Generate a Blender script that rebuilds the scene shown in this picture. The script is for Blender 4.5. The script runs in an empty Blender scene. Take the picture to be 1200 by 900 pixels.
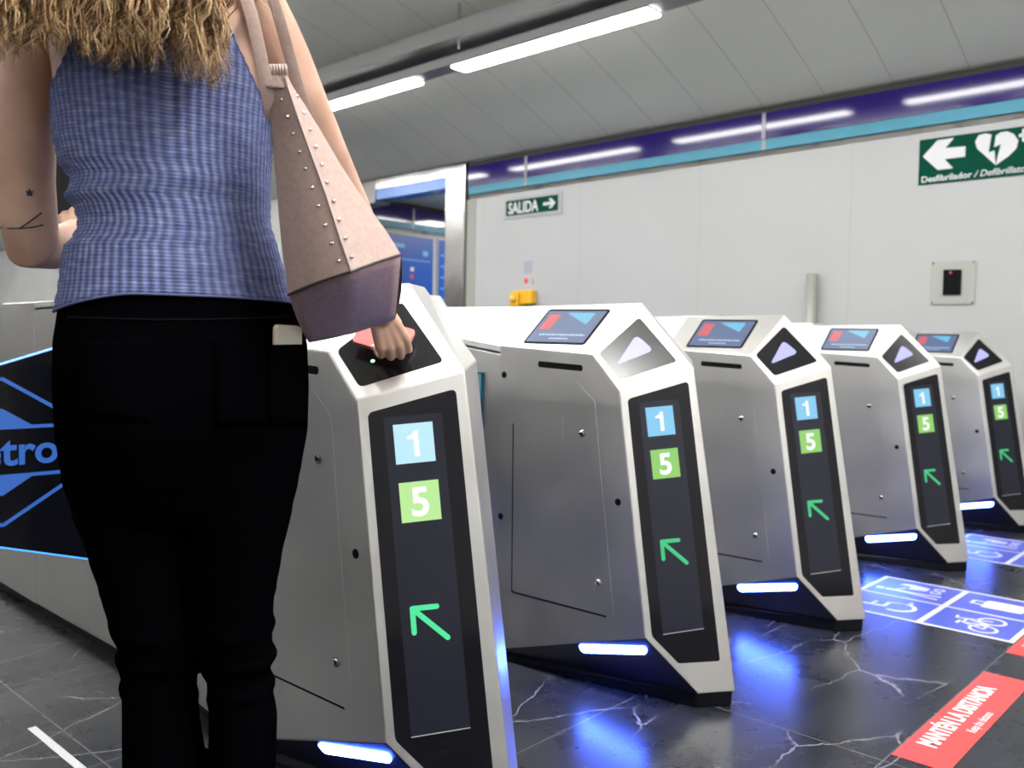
import bpy, bmesh, math, random
from mathutils import Vector, Matrix
random.seed(7)
C = bpy.context.scene
# ------------------------------------------------------------------ camera
CAM = Vector((0, 0, 1.0))
CR = Vector((0.67953986, -0.73346906, 0.01577035)); CU = Vector((0.01884676, 0.03894194, 0.99906372)); CF = Vector((0.73339646, 0.67860641, -0.04028611))
FPX = 1037.24
cd = bpy.data.cameras.new('camera'); cam = bpy.data.objects.new('camera', cd); C.collection.objects.link(cam)
m = Matrix.Identity(4)
for i in range(3):
    m[i][0] = CR[i]; m[i][1] = CU[i]; m[i][2] = -CF[i]; m[i][3] = CAM[i]
cam.matrix_world = m
cd.sensor_width = 36; cd.lens = 36*FPX/1200; cd.clip_start = .02; cd.clip_end = 200
cd.dof.use_dof = True; cd.dof.focus_distance = 1.75; cd.dof.aperture_fstop = 4.5
C.camera = cam
# ------------------------------------------------------------------ world, exposure
w = bpy.data.worlds.new('world'); C.world = w; w.use_nodes = True
w.node_tree.nodes['Background'].inputs[0].default_value = (.75, .8, .85, 1)
w.node_tree.nodes['Background'].inputs[1].default_value = .5
vs = C.view_settings; vs.view_transform = 'Standard'; vs.look = 'None'; vs.gamma = 1; vs.use_curve_mapping = False
vs.exposure = 0.0
C.cycles.use_denoising = True
LAMP = 25.5      # strength of the ceiling lamps
LED = 115.0       # strength of the blue floor strips
# ------------------------------------------------------------------ helpers
def P(px, py, D):
    return CAM + (CF + CR*((px-600)/FPX) - CU*((py-450)/FPX))*D
def hit(px, py, n, p0):
    d = P(px, py, 1)-CAM; n = Vector(n); return CAM + d*(n.dot(Vector(p0)-CAM)/n.dot(d))
def mat(name, col, rough=.5, metal=0, spec=.5, coat=0, emis=None, es=0, trans=0, alpha=1, sss=0):
    M = bpy.data.materials.new(name); M.use_nodes = True; b = M.node_tree.nodes['Principled BSDF']
    b.inputs['Base Color'].default_value = (*col, 1); b.inputs['Roughness'].default_value = rough
    b.inputs['Metallic'].default_value = metal; b.inputs['Specular IOR Level'].default_value = spec
    b.inputs['Coat Weight'].default_value = coat; b.inputs['Transmission Weight'].default_value = trans
    b.inputs['Alpha'].default_value = alpha
    if sss:
        b.inputs['Subsurface Weight'].default_value = sss; b.inputs['Subsurface Radius'].default_value = (.012, .005, .003); b.inputs['Subsurface Scale'].default_value = 1
    if emis: b.inputs['Emission Color'].default_value = (*emis, 1); b.inputs['Emission Strength'].default_value = es
    return M
def N(M, t, **kw):
    n = M.node_tree.nodes.new(t)
    for k, v in kw.items():
        if k in n.inputs.keys(): n.inputs[k].default_value = v
        else: setattr(n, k, v)
    return n
def L(M, a, ao, b, bi): M.node_tree.links.new(a.outputs[ao], b.inputs[bi])
def bsdf(M): return M.node_tree.nodes['Principled BSDF']
def MA(M, op, a, b=None, c=None):
    n = N(M, 'ShaderNodeMath', operation=op)
    for i, x in enumerate((a, b, c)):
        if x is None: continue
        if isinstance(x, (int, float)): n.inputs[i].default_value = x
        else: M.node_tree.links.new(x, n.inputs[i])
    return n.outputs[0]
def ramp(M, src, stops):
    r = N(M, 'ShaderNodeValToRGB'); cr = r.color_ramp
    while len(cr.elements) < len(stops): cr.elements.new(.5)
    for e, (p, c) in zip(cr.elements, stops): e.position = p; e.color = (*c, 1) if len(c) == 3 else c
    M.node_tree.links.new(src, r.inputs[0]); return r.outputs[0]
def bump(M, src, dist, strength=1.0):
    b = N(M, 'ShaderNodeBump'); b.inputs['Strength'].default_value = strength; b.inputs['Distance'].default_value = dist
    M.node_tree.links.new(src, b.inputs['Height']); M.node_tree.links.new(b.outputs[0], bsdf(M).inputs['Normal'])
def noisy(M, scale, c1, c2, detail=4, dist=0, bmp=0, stretch=None, lo=.35, hi=.65):
    tc = N(M, 'ShaderNodeTexCoord'); mp = N(M, 'ShaderNodeMapping'); L(M, tc, 'Object', mp, 'Vector')
    if stretch: mp.inputs['Scale'].default_value = stretch
    n = N(M, 'ShaderNodeTexNoise'); n.inputs['Scale'].default_value = scale; n.inputs['Detail'].default_value = detail; n.inputs['Distortion'].default_value = dist
    L(M, mp, 0, n, 'Vector')
    o = ramp(M, n.outputs[0], [(lo, c1), (hi, c2)]); M.node_tree.links.new(o, bsdf(M).inputs['Base Color'])
    if bmp: bump(M, n.outputs[0], bmp)
    return n
def tag(o, label=None, cat=None, group=None, kind=None):
    for k, v in (('label', label), ('category', cat), ('group', group), ('kind', kind)):
        if v: o[k] = v
    return o
def link(name, me, parent=None):
    o = bpy.data.objects.new(name, me); C.collection.objects.link(o)
    if parent: o.parent = parent
    return o
def empty(name, loc, rz=0):
    o = link(name, None); o.location = loc; o.rotation_euler = (0, 0, rz); o.empty_display_size = .1; return o
def mesh(name, V, F, mats, parent=None, smooth=False, mi=None, off=(0, 0, 0)):
    me = bpy.data.meshes.new(name); off = Vector(off)
    me.from_pydata([tuple(Vector(v)-off) for v in V], [], F)
    for mt in (mats if isinstance(mats, list) else [mats]): me.materials.append(mt)
    bm = bmesh.new(); bm.from_mesh(me); bmesh.ops.recalc_face_normals(bm, faces=bm.faces); bm.to_mesh(me); bm.free()
    for i, p in enumerate(me.polygons):
        p.use_smooth = smooth
        if mi: p.material_index = mi[i]
    return link(name, me, parent)
class MB:
    def __init__(s): s.V = []; s.F = []; s.mi = []
    def add(s, V, F, k=0):
        o = len(s.V); s.V += [Vector(v) for v in V]; s.F += [[i+o for i in f] for f in F]; s.mi += [k]*len(F); return s
    def box(s, x0, x1, y0, y1, z0, z1, k=0):
        V = [(x, y, z) for x in (x0, x1) for y in (y0, y1) for z in (z0, z1)]
        return s.add(V, [[0, 1, 3, 2], [4, 6, 7, 5], [0, 4, 5, 1], [2, 3, 7, 6], [0, 2, 6, 4], [1, 5, 7, 3]], k)
    def prism(s, pts, n, t, k=0, sink=.002):
        """polygon raised t along n, sunk a little below its plane"""
        n = Vector(n).normalized(); pts = [Vector(p) for p in pts]; c = len(pts)
        V = [p-n*sink for p in pts]+[p+n*t for p in pts]
        F = [list(range(c))[::-1], list(range(c, 2*c))]+[[i, (i+1) % c, c+(i+1) % c, c+i] for i in range(c)]
        return s.add(V, F, k)
    def tube(s, pts, rad, k=0, seg=12, cap=True):
        pts = [Vector(p) for p in pts]; n = len(pts)
        if not isinstance(rad, (list, tuple)): rad = [rad]*n
        V = []; F = []; up = None
        rings = []
        for i in range(n):
            d = (pts[min(i+1, n-1)]-pts[max(i-1, 0)]).normalized()
            if up is None: up = d.orthogonal().normalized()
            up = (up-d*up.dot(d)).normalized(); sd = d.cross(up)
            rings.append((pts[i], rad[i], up.copy(), sd.copy(), d.copy()))
        full = []
        if cap:
            p, r, u, sd, d = rings[0]
            for a in (80, 55, 28): full.append((p-d*r*math.sin(math.radians(a)), r*math.cos(math.radians(a)), u, sd))
        full += [(p, r, u, sd) for p, r, u, sd, d in rings]
        if cap:
            p, r, u, sd, d = rings[-1]
            for a in (28, 55, 80): full.append((p+d*r*math.sin(math.radians(a)), r*math.cos(math.radians(a)), u, sd))
        for p, r, u, sd in full:
            for j in range(seg):
                a = 2*math.pi*j/seg; V.append(p+u*(r*math.cos(a))+sd*(r*math.sin(a)))
        m_ = len(full)
        for i in range(m_-1):
            for j in range(seg):
                F.append([i*seg+j, i*seg+(j+1) % seg, (i+1)*seg+(j+1) % seg, (i+1)*seg+j])
        F.append(list(range(seg))[::-1]); F.append([(m_-1)*seg+j for j in range(seg)])
        return s.add(V, F, k)
    def loft(s, rings, k=0, capped=True):
        n = len(rings[0]); V = [p for r in rings for p in r]; F = []
        for i in range(len(rings)-1):
            for j in range(n): F.append([i*n+j, i*n+(j+1) % n, (i+1)*n+(j+1) % n, (i+1)*n+j])
        if capped: F.append(list(range(n))[::-1]); F.append([(len(rings)-1)*n+j for j in range(n)])
        return s.add(V, F, k)
    def ball(s, c, r, k=0, sc=(1, 1, 1), a=16, b=10):
        rings = []
        for i in range(b+1):
            t = math.pi*(i+.02)/(b+.04)
            rings.append([Vector(c)+Vector((r*sc[0]*math.sin(t)*math.cos(2*math.pi*j/a), r*sc[1]*math.sin(t)*math.sin(2*math.pi*j/a), r*sc[2]*math.cos(t))) for j in range(a)])
        return s.loft(rings, k)
    def build(s, name, mats, parent=None, smooth=False, off=(0, 0, 0)):
        return mesh(name, s.V, s.F, mats, parent, smooth, s.mi, off)
def bevel(o, wd=.003, seg=2, ang=30):
    b = o.modifiers.new('bevel', 'BEVEL'); b.width = wd; b.segments = seg; b.limit_method = 'ANGLE'; b.angle_limit = math.radians(ang); return o
def rpoly(pts, r, seg=5):
    """round the corners of a flat polygon (any dimension)"""
    pts = [Vector(p) for p in pts]; out = []; n = len(pts)
    for i in range(n):
        a, p, b = pts[i-1], pts[i], pts[(i+1) % n]
        rr = r[i] if isinstance(r, (list, tuple)) else r
        rr = min(rr, (a-p).length*.48, (b-p).length*.48)
        s0 = p+(a-p).normalized()*rr; s1 = p+(b-p).normalized()*rr
        for j in range(seg+1):
            t = j/seg; out.append(s0*(1-t)**2+p*(2*t*(1-t))+s1*t*t)
    return out
def text(body, size, ox, oy, o3, ux, uy, mt, name, parent, bold=0.0, sx=1.0, align='LEFT', shear=0, thick=.001, lift=.0008):
    """raised lettering on the plane (o3; ux, uy)"""
    cu = bpy.data.curves.new('t', 'FONT'); cu.body = body; cu.size = size; cu.offset = bold; cu.align_x = align; cu.shear = shear; cu.extrude = thick/2
    ob = bpy.data.objects.new('t', cu); C.collection.objects.link(ob)
    dg = bpy.context.evaluated_depsgraph_get(); me = bpy.data.meshes.new_from_object(ob.evaluated_get(dg))
    bpy.data.objects.remove(ob); bpy.data.curves.remove(cu)
    ux = Vector(ux).normalized(); uy = Vector(uy).normalized(); n = ux.cross(uy)
    for v in me.vertices:
        c = v.co.copy(); v.co = Vector(o3)+ux*(ox+c.x*sx)+uy*(oy+c.y)+n*(c.z+lift)
    me.materials.clear(); me.materials.append(mt); me.name = name
    return link(name, me, parent)
def copy_tree(o, parent=None):
    c = o.copy(); C.collection.objects.link(c); c.parent = parent
    for ch in list(o.children): copy_tree(ch, c)
    return c
# ------------------------------------------------------------------ materials
M = {}
def steel(name, col, rough, bumpy=.0004):
    mm = mat(name, col, rough, 1)
    tc = N(mm, 'ShaderNodeTexCoord'); mp = N(mm, 'ShaderNodeMapping'); L(mm, tc, 'Object', mp, 'Vector'); mp.inputs['Scale'].default_value = (3, 3, 60)
    n = N(mm, 'ShaderNodeTexNoise'); n.inputs['Scale'].default_value = 9; n.inputs['Detail'].default_value = 5; L(mm, mp, 0, n, 'Vector')
    n2 = N(mm, 'ShaderNodeTexNoise'); n2.inputs['Scale'].default_value = 5; n2.inputs['Detail'].default_value = 3; L(mm, tc, 'Object', n2, 'Vector')
    r = MA(mm, 'ADD', MA(mm, 'MULTIPLY', n.outputs[0], .12), MA(mm, 'MULTIPLY', n2.outputs[0], .16))
    r = MA(mm, 'ADD', r, rough-.14); mm.node_tree.links.new(r, bsdf(mm).inputs['Roughness'])
    o = ramp(mm, n2.outputs[0], [(.3, tuple(c*.9 for c in col)), (.7, col)]); mm.node_tree.links.new(o, bsdf(mm).inputs['Base Color'])
    bump(mm, n.outputs[0], bumpy, .35)
    return mm
M['steel'] = steel('brushed_steel', (.72, .71, .69), .42)
M['lid'] = steel('satin_steel_lid', (.90, .89, .87), .45)
M['mirror'] = steel('polished_steel', (.42, .415, .41), .18)
M['black'] = mat('black_glass', (.004, .004, .007), .08, 0, .28)
M['reader'] = mat('reader_glass', (.005, .005, .007), .21, 0, .5)
M['display'] = mat('display_glass', (.013, .014, .024), .16, 0, .3)
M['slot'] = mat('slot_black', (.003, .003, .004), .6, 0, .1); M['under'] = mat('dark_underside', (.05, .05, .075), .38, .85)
M['plinth'] = mat('plinth_black', (.004, .004, .007), .5, 0, .15)
M['rubber'] = mat('rubber_black', (.015, .015, .017), .6)
def em(name, col, s): return mat(name, (0.02, .02, .02), .4, emis=col, es=s)
M['e_blue'] = em('tile_blue', (.20, .56, .85), 1.0); M['e_blue1'] = em('tile_pale_blue', (.50, .82, .95), 1.0)
M['e_green'] = em('tile_green', (.25, .60, .11), 1.0); M['e_green1'] = em('tile_pale_green', (.48, .82, .30), 1.0)
M['e_white'] = em('digit_white', (.95, .97, 1), 1.0); M['e_arrow'] = em('arrow_green', (.02, .55, .20), 1.0); M['e_arrow1'] = em('arrow_bright_green', (.06, .80, .33), 1.0)
M['e_tri'] = em('triangle_lavender', (.50, .50, 1.0), 1.05)
M['e_led'] = em('led_blue', (.055, .13, 1.0), LED)
M['e_scr'] = em('screen_slate', (.085, .14, .30), 1.0); M['e_red'] = em('screen_red', (.70, .09, .10), 1.0); M['e_cyan'] = em('screen_cyan', (.12, .50, .75), 1.0)
M['e_txt'] = em('screen_lettering', (.45, .6, .8), 1.0)
M['e_logo'] = em('flap_logo_blue', (.012, .12, .52), .9); M['e_edge'] = em('flap_edge_blue', (.05, .28, 1.0), 2.2); M['e_go'] = em('reader_green', (.3, 1, .6), 3)
M['e_lamp'] = em('lamp_white', (1, .985, .95), LAMP); M['e_added'] = em('added_light_white', (1, .98, .95), 36); M['e_lamp2'] = em('crown_lamp_white', (1, .985, .95), LAMP*4.6); M['e_lamp4'] = em('front_crown_lamp_white', (1, .985, .95), LAMP*6.3); M['e_lamp3'] = em('left_lamp_white', (1, .985, .95), LAMP*1.5); M['e_reddot'] = em('red_indicator', (.7, .03, .05), .8)
M['flap'] = mat('flap_black_glass', (.003, .003, .005), .12, 0, .4)
M['tintglass'] = mat('tinted_side_glass', (.03, .06, .10), .1, 0, .5)
M['teal'] = mat('teal_glass', (.08, .30, .38), .15, 0, .5)
# floor
fm = mat('dark_stone_tiles', (.03, .032, .036), .25, spec=.27); M['floor'] = fm
tc = N(fm, 'ShaderNodeTexCoord'); sx = N(fm, 'ShaderNodeSeparateXYZ'); L(fm, tc, 'Object', sx, 0)
def grout(ax, off, per, wd):
    t = MA(fm, 'DIVIDE', MA(fm, 'SUBTRACT', sx.outputs[ax], off), per)
    t = MA(fm, 'SUBTRACT', t, MA(fm, 'ROUND', t)); t = MA(fm, 'MULTIPLY', MA(fm, 'ABSOLUTE', t), per)
    return MA(fm, 'LESS_THAN', t, wd)
g = MA(fm, 'MAXIMUM', grout(0, .868, 1.334, .0022), grout(1, .773, .667, .0022))
nw = N(fm, 'ShaderNodeTexNoise'); nw.inputs['Scale'].default_value = 2.2; nw.inputs['Detail'].default_value = 6; nw.inputs['Roughness'].default_value = .62; L(fm, tc, 'Object', nw, 'Vector')
mx = N(fm, 'ShaderNodeMix', data_type='RGBA'); mx.inputs[0].default_value = .13; L(fm, tc, 'Object', mx, 6); L(fm, nw, 'Color', mx, 7)
mp = N(fm, 'ShaderNodeMapping'); mp.inputs['Rotation'].default_value = (0, 0, .5); mp.inputs['Scale'].default_value = (1.5, 3.6, 1); M_ = mx.outputs[2]; fm.node_tree.links.new(M_, mp.inputs['Vector'])
vo = N(fm, 'ShaderNodeTexVoronoi', feature='DISTANCE_TO_EDGE'); vo.inputs['Scale'].default_value = 1.25; L(fm, mp, 0, vo, 'Vector')
nv = N(fm, 'ShaderNodeTexNoise'); nv.inputs['Scale'].default_value = 3.1; L(fm, tc, 'Object', nv, 'Vector')
vein = ramp(fm, vo.outputs['Distance'], [(0, (1, 1, 1)), (.003, (.7, .7, .7)), (.008, (0, 0, 0))])
vk = MA(fm, 'MULTIPLY', vein, ramp(fm, nv.outputs[0], [(.42, (0, 0, 0)), (.52, (.9, .9, .9))]))
cl = N(fm, 'ShaderNodeTexNoise'); cl.inputs['Scale'].default_value = 3.5; cl.inputs['Detail'].default_value = 8; cl.inputs['Roughness'].default_value = .7; L(fm, tc, 'Object', cl, 'Vector')
basec = ramp(fm, cl.outputs[0], [(.32, (.010, .011, .014)), (.7, (.024, .026, .031))])
m1 = N(fm, 'ShaderNodeMix', data_type='RGBA'); fm.node_tree.links.new(vk, m1.inputs[0]); fm.node_tree.links.new(basec, m1.inputs[6]); m1.inputs[7].default_value = (.22, .22, .24, 1)
m2 = N(fm, 'ShaderNodeMix', data_type='RGBA'); fm.node_tree.links.new(g, m2.inputs[0]); L(fm, m1, 2, m2, 6); m2.inputs[7].default_value = (.09, .088, .085, 1)
L(fm, m2, 2, bsdf(fm), 'Base Color')
fm.node_tree.links.new(MA(fm, 'ADD', MA(fm, 'MULTIPLY', cl.outputs[0], .16), .20), bsdf(fm).inputs['Roughness'])
# walls
def paneled(name, col, rough, ax, off, per, wd, dark, coat=0):
    mm = mat(name, col, rough, coat=coat)
    t = N(mm, 'ShaderNodeTexCoord'); s = N(mm, 'ShaderNodeSeparateXYZ'); L(mm, t, 'Object', s, 0)
    q = MA(mm, 'DIVIDE', MA(mm, 'SUBTRACT', s.outputs[ax], off), per); q = MA(mm, 'MULTIPLY', MA(mm, 'ABSOLUTE', MA(mm, 'SUBTRACT', q, MA(mm, 'ROUND', q))), per)
    k = MA(mm, 'LESS_THAN', q, wd); x = N(mm, 'ShaderNodeMix', data_type='RGBA'); mm.node_tree.links.new(k, x.inputs[0])
    n = N(mm, 'ShaderNodeTexNoise'); n.inputs['Scale'].default_value = 1.4; n.inputs['Detail'].default_value = 3; L(mm, t, 'Object', n, 'Vector')
    o = ramp(mm, n.outputs[0], [(.3, tuple(c*.96 for c in col)), (.7, col)]); mm.node_tree.links.new(o, x.inputs[6])
    x.inputs[7].default_value = (*dark, 1); L(mm, x, 2, bsdf(mm), 'Base Color'); return mm
M['wall'] = paneled('white_enamel_panels', (.455, .463, .47), .36, 1, 3.914, 1.27, .002, (.36, .365, .37), 0)
M['ceil'] = paneled('ceiling_metal_panels', (.88, .90, .825), .45, 1, 2.365, .5, .003, (.52, .52, .48))
M['wallp'] = mat('white_wall_paint', (.45, .46, .46), .4); noisy(M['wallp'], 2, (.42, .43, .43), (.47, .48, .48)); M['wallk'] = mat('rear_wall_white', (.75, .75, .74), .5); M['wallb'] = mat('concourse_wall_paint', (.10, .10, .10), .7)
M['purple'] = mat('purple_enamel', (.020, .007, .14), .08, coat=.0, spec=.6); M['sky'] = mat('sky_blue_enamel', (.055, .30, .43), .35, coat=0, spec=.3)
M['alu'] = steel('aluminium_trim', (.50, .49, .46), .3); M['cove'] = mat('shadow_gap_olive', (.05, .052, .04), .7); M['joint'] = mat('joint_grey', (.32, .31, .34), .4, .3)
M['tray'] = mat('tray_grey', (.27, .27, .27), .45, .5); M['post'] = mat('grey_post_paint', (.33, .335, .30), .45); M['plate'] = mat('plate_grey', (.40, .41, .38), .4, .3)
M['green'] = mat('sign_green', (.0015, .062, .038), .7, 0, .08); M['white'] = mat('sign_white', (.72, .73, .75), .5); M['signedge'] = mat('sign_edge_grey', (.42, .43, .43), .5); M['paper'] = mat('notice_paper', (.47, .47, .48), .6)
M['yellow'] = mat('yellow_plastic', (.80, .42, .01), .4); M['yellow2'] = mat('yellow_plastic_button', (.85, .55, .08), .3)
M['poster'] = mat('poster_blue', (.015, .09, .42), .35); M['posterl'] = mat('poster_light_blue', (.15, .42, .75), .35); M['red'] = mat('print_red', (.65, .05, .05), .5)
M['lilac'] = mat('print_lilac', (.36, .36, .45), .6); M['greyprint'] = mat('print_grey', (.32, .36, .38), .6)
M['tape'] = mat('floor_tape_red', (.80, .075, .065), .38); noisy(M['tape'], 30, (.56, .05, .045), (.64, .06, .05))
M['stk'] = mat('floor_sticker_blue', (.07, .10, .52), .4); M['stkw'] = mat('floor_sticker_white', (.72, .72, .78), .4)
M['lintelrefl'] = mat('lintel_poster_reflection', (.05, .14, .42), .2, .2)  # reflection of the blue posters, put into the colour
# ------------------------------------------------------------------ setting
W, H = 6.5, 2.93
def S(name, mb, mts, smooth=False):
    return tag(mb.build(name, mts, None, smooth), kind='structure')
S('floor', MB().box(-5.2, 11.2, -4.2, 24.2, -.1, 0), M['floor'])
def vault(x): return H+1.12*(1-abs((x-1)/5.5)**2.2)
def ceiling_mesh():
    xs = [1+5.5*math.sin(math.pi/2*(-1+i/16)) for i in range(33)]
    return MB().loft([[(x, y, vault(x)) for x in xs]+[(x, y, vault(x)+.1) for x in xs[::-1]] for y in (-4.2, 24.2)])
o = S('ceiling', ceiling_mesh(), M['ceil'], True)
for p_ in o.data.polygons: p_.use_smooth = len(p_.vertices) == 4
S('ceiling_corridor', MB().box(W+.005, 11.2, 5.5, 9.37, H+.01, H+.11), M['ceil'])
S('wall_right', MB().box(W, W+.12, -4, 6.66, 0, H+.1), M['wall'])
S('wall_right_far', MB().box(W, W+.12, 9.25, 24.2, 0, H), M['wallp'])
S('wall_corridor', MB().box(W+.12, 11.2, 9.25, 9.37, 0, H), M['wallp'])
S('wall_corridor_side', MB().box(W+.12, 11.2, 5.5, 5.62, 0, H), M['wallp'])
S('wall_corridor_end', MB().box(11.05, 11.2, 5.5, 9.37, 0, H), M['wallp'])
S('wall_far', MB().box(-5.2, W+.12, 24, 24.2, 0, 4.3), M['wallp'])
S('wall_left', MB().box(-4.7, -4.5, -4, 24.2, 0, H+.1), M['wallb'])
S('wall_back', MB().box(-5.2, W+.12, -4.2, -4, 0, 4.3), M['wallk'])
# enamel frieze on the right wall: curved purple strip, sky blue strip, joints, metal trim under it
def frieze(axis, a0, a1, pos, sgn, joints, names):
    def pt(a, out, z): return (pos+sgn*out, a, z) if axis == 'y' else (a, pos+sgn*out, z)
    def strip(prof, k, mt, nm):
        mb = MB(); mb.loft([[pt(a, o-.0015*(o > .001), z) for o, z in prof] for a in (a0, a1)])
        fr_ = [[pt(a, o, z) for o, z in prof if o > .001] for a in (a0, a1)]; nf = len(fr_[0])
        mb.add(fr_[0]+fr_[1], [[i, i+1, nf+i+1, nf+i] for i in range(nf-1)]); return S(nm, mb, mt, True)
    pr = [(0.0, 2.672)]+[(.024+.0003*math.sin(math.pi*i/30), 2.672+(2.876-2.672)*i/30) for i in range(31)]+[(0, 2.876)]
    o = strip(pr, 0, M['purple'], names[0])

    strip([(0, 2.588), (.016, 2.588), (.016, 2.670), (0, 2.670)], 0, M['sky'], names[1])
    strip([(0, 2.545), (.006, 2.545), (.012, 2.575), (0, 2.586)], 0, M['alu'], names[2])
    strip([(0, 2.880), (.010, 2.880), (.010, 2.925), (0, 2.925)], 0, M['cove'], names[3])
    jb = MB()
    for j in joints:
        b0, b1 = j-.014, j+.014
        prj = [(0, 2.586)]+[(.020, 2.587), (.020, 2.668)]+[(.028+.0016*math.sin(math.pi*i/10), 2.672+(2.876-2.672)*i/10) for i in range(11)]+[(0, 2.878)]
        jb.loft([[pt(a, o_, z) for o_, z in prj] for a in (b0, b1)])
    S(names[4], jb, M['joint'])
frieze('y', -3.9, 6.66, W, -1, [-1.67, .84, 3.343, 5.854], ['trim_1', 'trim_2', 'trim_3', 'trim_4', 'trim_5'])
frieze('x', 6.7, 11.0, 9.25, -1, [7.95, 10.4], ['trim_6', 'trim_7', 'trim_8', 'trim_9', 'trim_10'])
frieze('x', -4.9, 6.4, 24, -1, [], ['trim_11', 'trim_12', 'trim_13', 'trim_14', 'trim_15'][:5])
# steel column and grey post at the end of the wall
bevel(S('trim_16', MB().box(W-.03, W+.22, 6.70, 7.0, 0, H-.01), M['mirror']), .01)
bevel(S('trim_17', MB().box(W-.005, W+.12, 6.56, 6.695, 0, 2.54), M['post']), .004)
# lintel over the corridor opening
S('trim_18', MB().box(W-.02, W+.2, 7.0, 8.2, 2.81, H-.005), M['mirror'])
S('trim_19', MB().box(W-.01, W+.19, 7.0, 8.2, 2.695, 2.808), M['lintelrefl'])  # lower lintel strip, coloured as if mirroring the blue posters
S('trim_20', MB().box(W-.02, W+.2, 8.2, 9.25, 2.66, H-.005), M['tray'])
# ------------------------------------------------------------------ ceiling lamps
PITCH = 2.34
for i, (x, z, lab) in enumerate(((4.89, 3.20, 'long grey lighting rail hung over the ticket gates'), (1.42, 3.80, 'long grey lighting rail along the crown of the vault, out of the frame'), (-2.89, 3.20, 'long grey lighting rail near the left wall, out of the frame'))):
    t = empty('lighting_rail', (x, 10, z)); off = (x, 10, z)
    bevel(MB().box(x-.09, x+.075, -3.6, 23.6, z+.012, z+.085).build('channel', M['tray'], t, off=off), .005)
    bevel(MB().box(x-.25, x+.10, -3.6, 23.6, z+.13, z+.25).build('cable_tray', M['tray'], t, off=off), .005)
    tag(t, lab, 'lighting rail', 'ceiling lighting rails')
    for k in range(-2, 8):
        yy = 4.92+PITCH*k; MB().tube([(x-.22, yy, z+.05), (x-.22, yy, vault(x-.22)+.01)], .011, seg=10, cap=False).build('hanger_rod', M['tray'], t, off=off)
        
    for k in range(-3, 8):
        y0 = 3.317+PITCH*k
        t2 = empty('ceiling_lamp', (x, y0+.92, z)); q_ = .92; em_ = (M['e_lamp'], M['e_lamp2'], M['e_lamp3'])[i] if not (i == 1 and k <= -2) else M['e_lamp4']
        MB().prism(rpoly([(-.082, -q_, .004), (.082, -q_, .004), (.082, q_, .004), (-.082, q_, .004)], .016), (0, 0, -1), .012).build('diffuser', em_, t2)
        bevel(MB().box(-.086, .086, -q_-.004, q_+.004, .003, .014).build('frame', M['tray'], t2), .002)
        if i == 0 and k == 0: lb = 'bright linear ceiling lamp over the gates, the right one of the two in view'
        elif i == 0 and k == 1: lb = 'bright linear ceiling lamp further left, cut off by the bare right arm'
        elif i == 0: lb = 'ceiling lamp over the gates, outside the frame or hidden by the person'
        else: lb = ('linear ceiling lamp on the middle rail, out of the frame', 'linear ceiling lamp on the rail near the left wall, out of the frame')[i-1]
        tag(t2, lb, 'lamp', 'linear ceiling lamps')
for x, y, sz, lb in ((8.7, 7.6, .3, 'added square light brightening the side corridor beyond the column, out of sight'), (9.4, 8.0, .3, 'added square light brightening the side corridor beside the blue wall map, out of sight')):
    t = empty('added_corridor_light', (x, y, H)); tag(t, lb, 'lamp')  # invented lights, added out of sight to brighten the dark corridor
    MB().prism(rpoly([(-sz, -sz, -.012), (sz, -sz, -.012), (sz, sz, -.012), (-sz, sz, -.012)], .02), (0, 0, -1), .004).build('diffuser', M['e_added'], t)
    bevel(MB().box(-sz-.02, sz+.02, -sz-.02, sz+.02, -.013, -.0005).build('frame', M['tray'], t), .002)
# ------------------------------------------------------------------ ticket gates
GX = {1: -.9195, 2: 0, 3: .9510, 4: 2.1916, 5: 3.4590}
O0 = Vector((2.22, 2.70, 0))            # gate centre in gate-2 coordinates
def G(*p): return Vector(p)-O0
FN = Vector((-0.57715641, -0.80707157, 0.12460322)).normalized(); FO = G(2.0376, 1.4746, .886)
def meet(*pl):
    (a, p), (b, q), (c, r) = [(Vector(n), Vector(o)) for n, o in pl]
    return (b.cross(c)*a.dot(p)+c.cross(a)*b.dot(q)+a.cross(b)*c.dot(r))/a.dot(b.cross(c))
FU = Vector((0.81341076, -0.58168972, 0)); FV = FN.cross(FU).normalized()
LEFTP = ((1, 0, 0), G(2.0388, 0, 0)); RN = Vector((-.6376, -.0465, .769)).normalized(); RO = G(2.1101, 1.71, 1.0544)
PB = meet(LEFTP, (FN, FO), ((0, .1, 1), G(2.04, 1.475, .8875))); PC = FO+FU*.2287+FN*0+FV*.065
PD = G(2.231, 1.535, 1.1430); PD = PD-RN*((PD-RO).dot(RN))
TN = (PC-PB).cross(PD-PB).normalized(); TO = PB; PA = meet(LEFTP, (RN, RO), (TN, TO))
TU = (PC-PB).normalized(); TV = TN.cross(TU).normalized()
def fp(u, v, o=0): return FO+FU*u+FV*v+FN*o
def tp(u, v, o=0): return TO+TU*u+TV*v+TN*o
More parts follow.
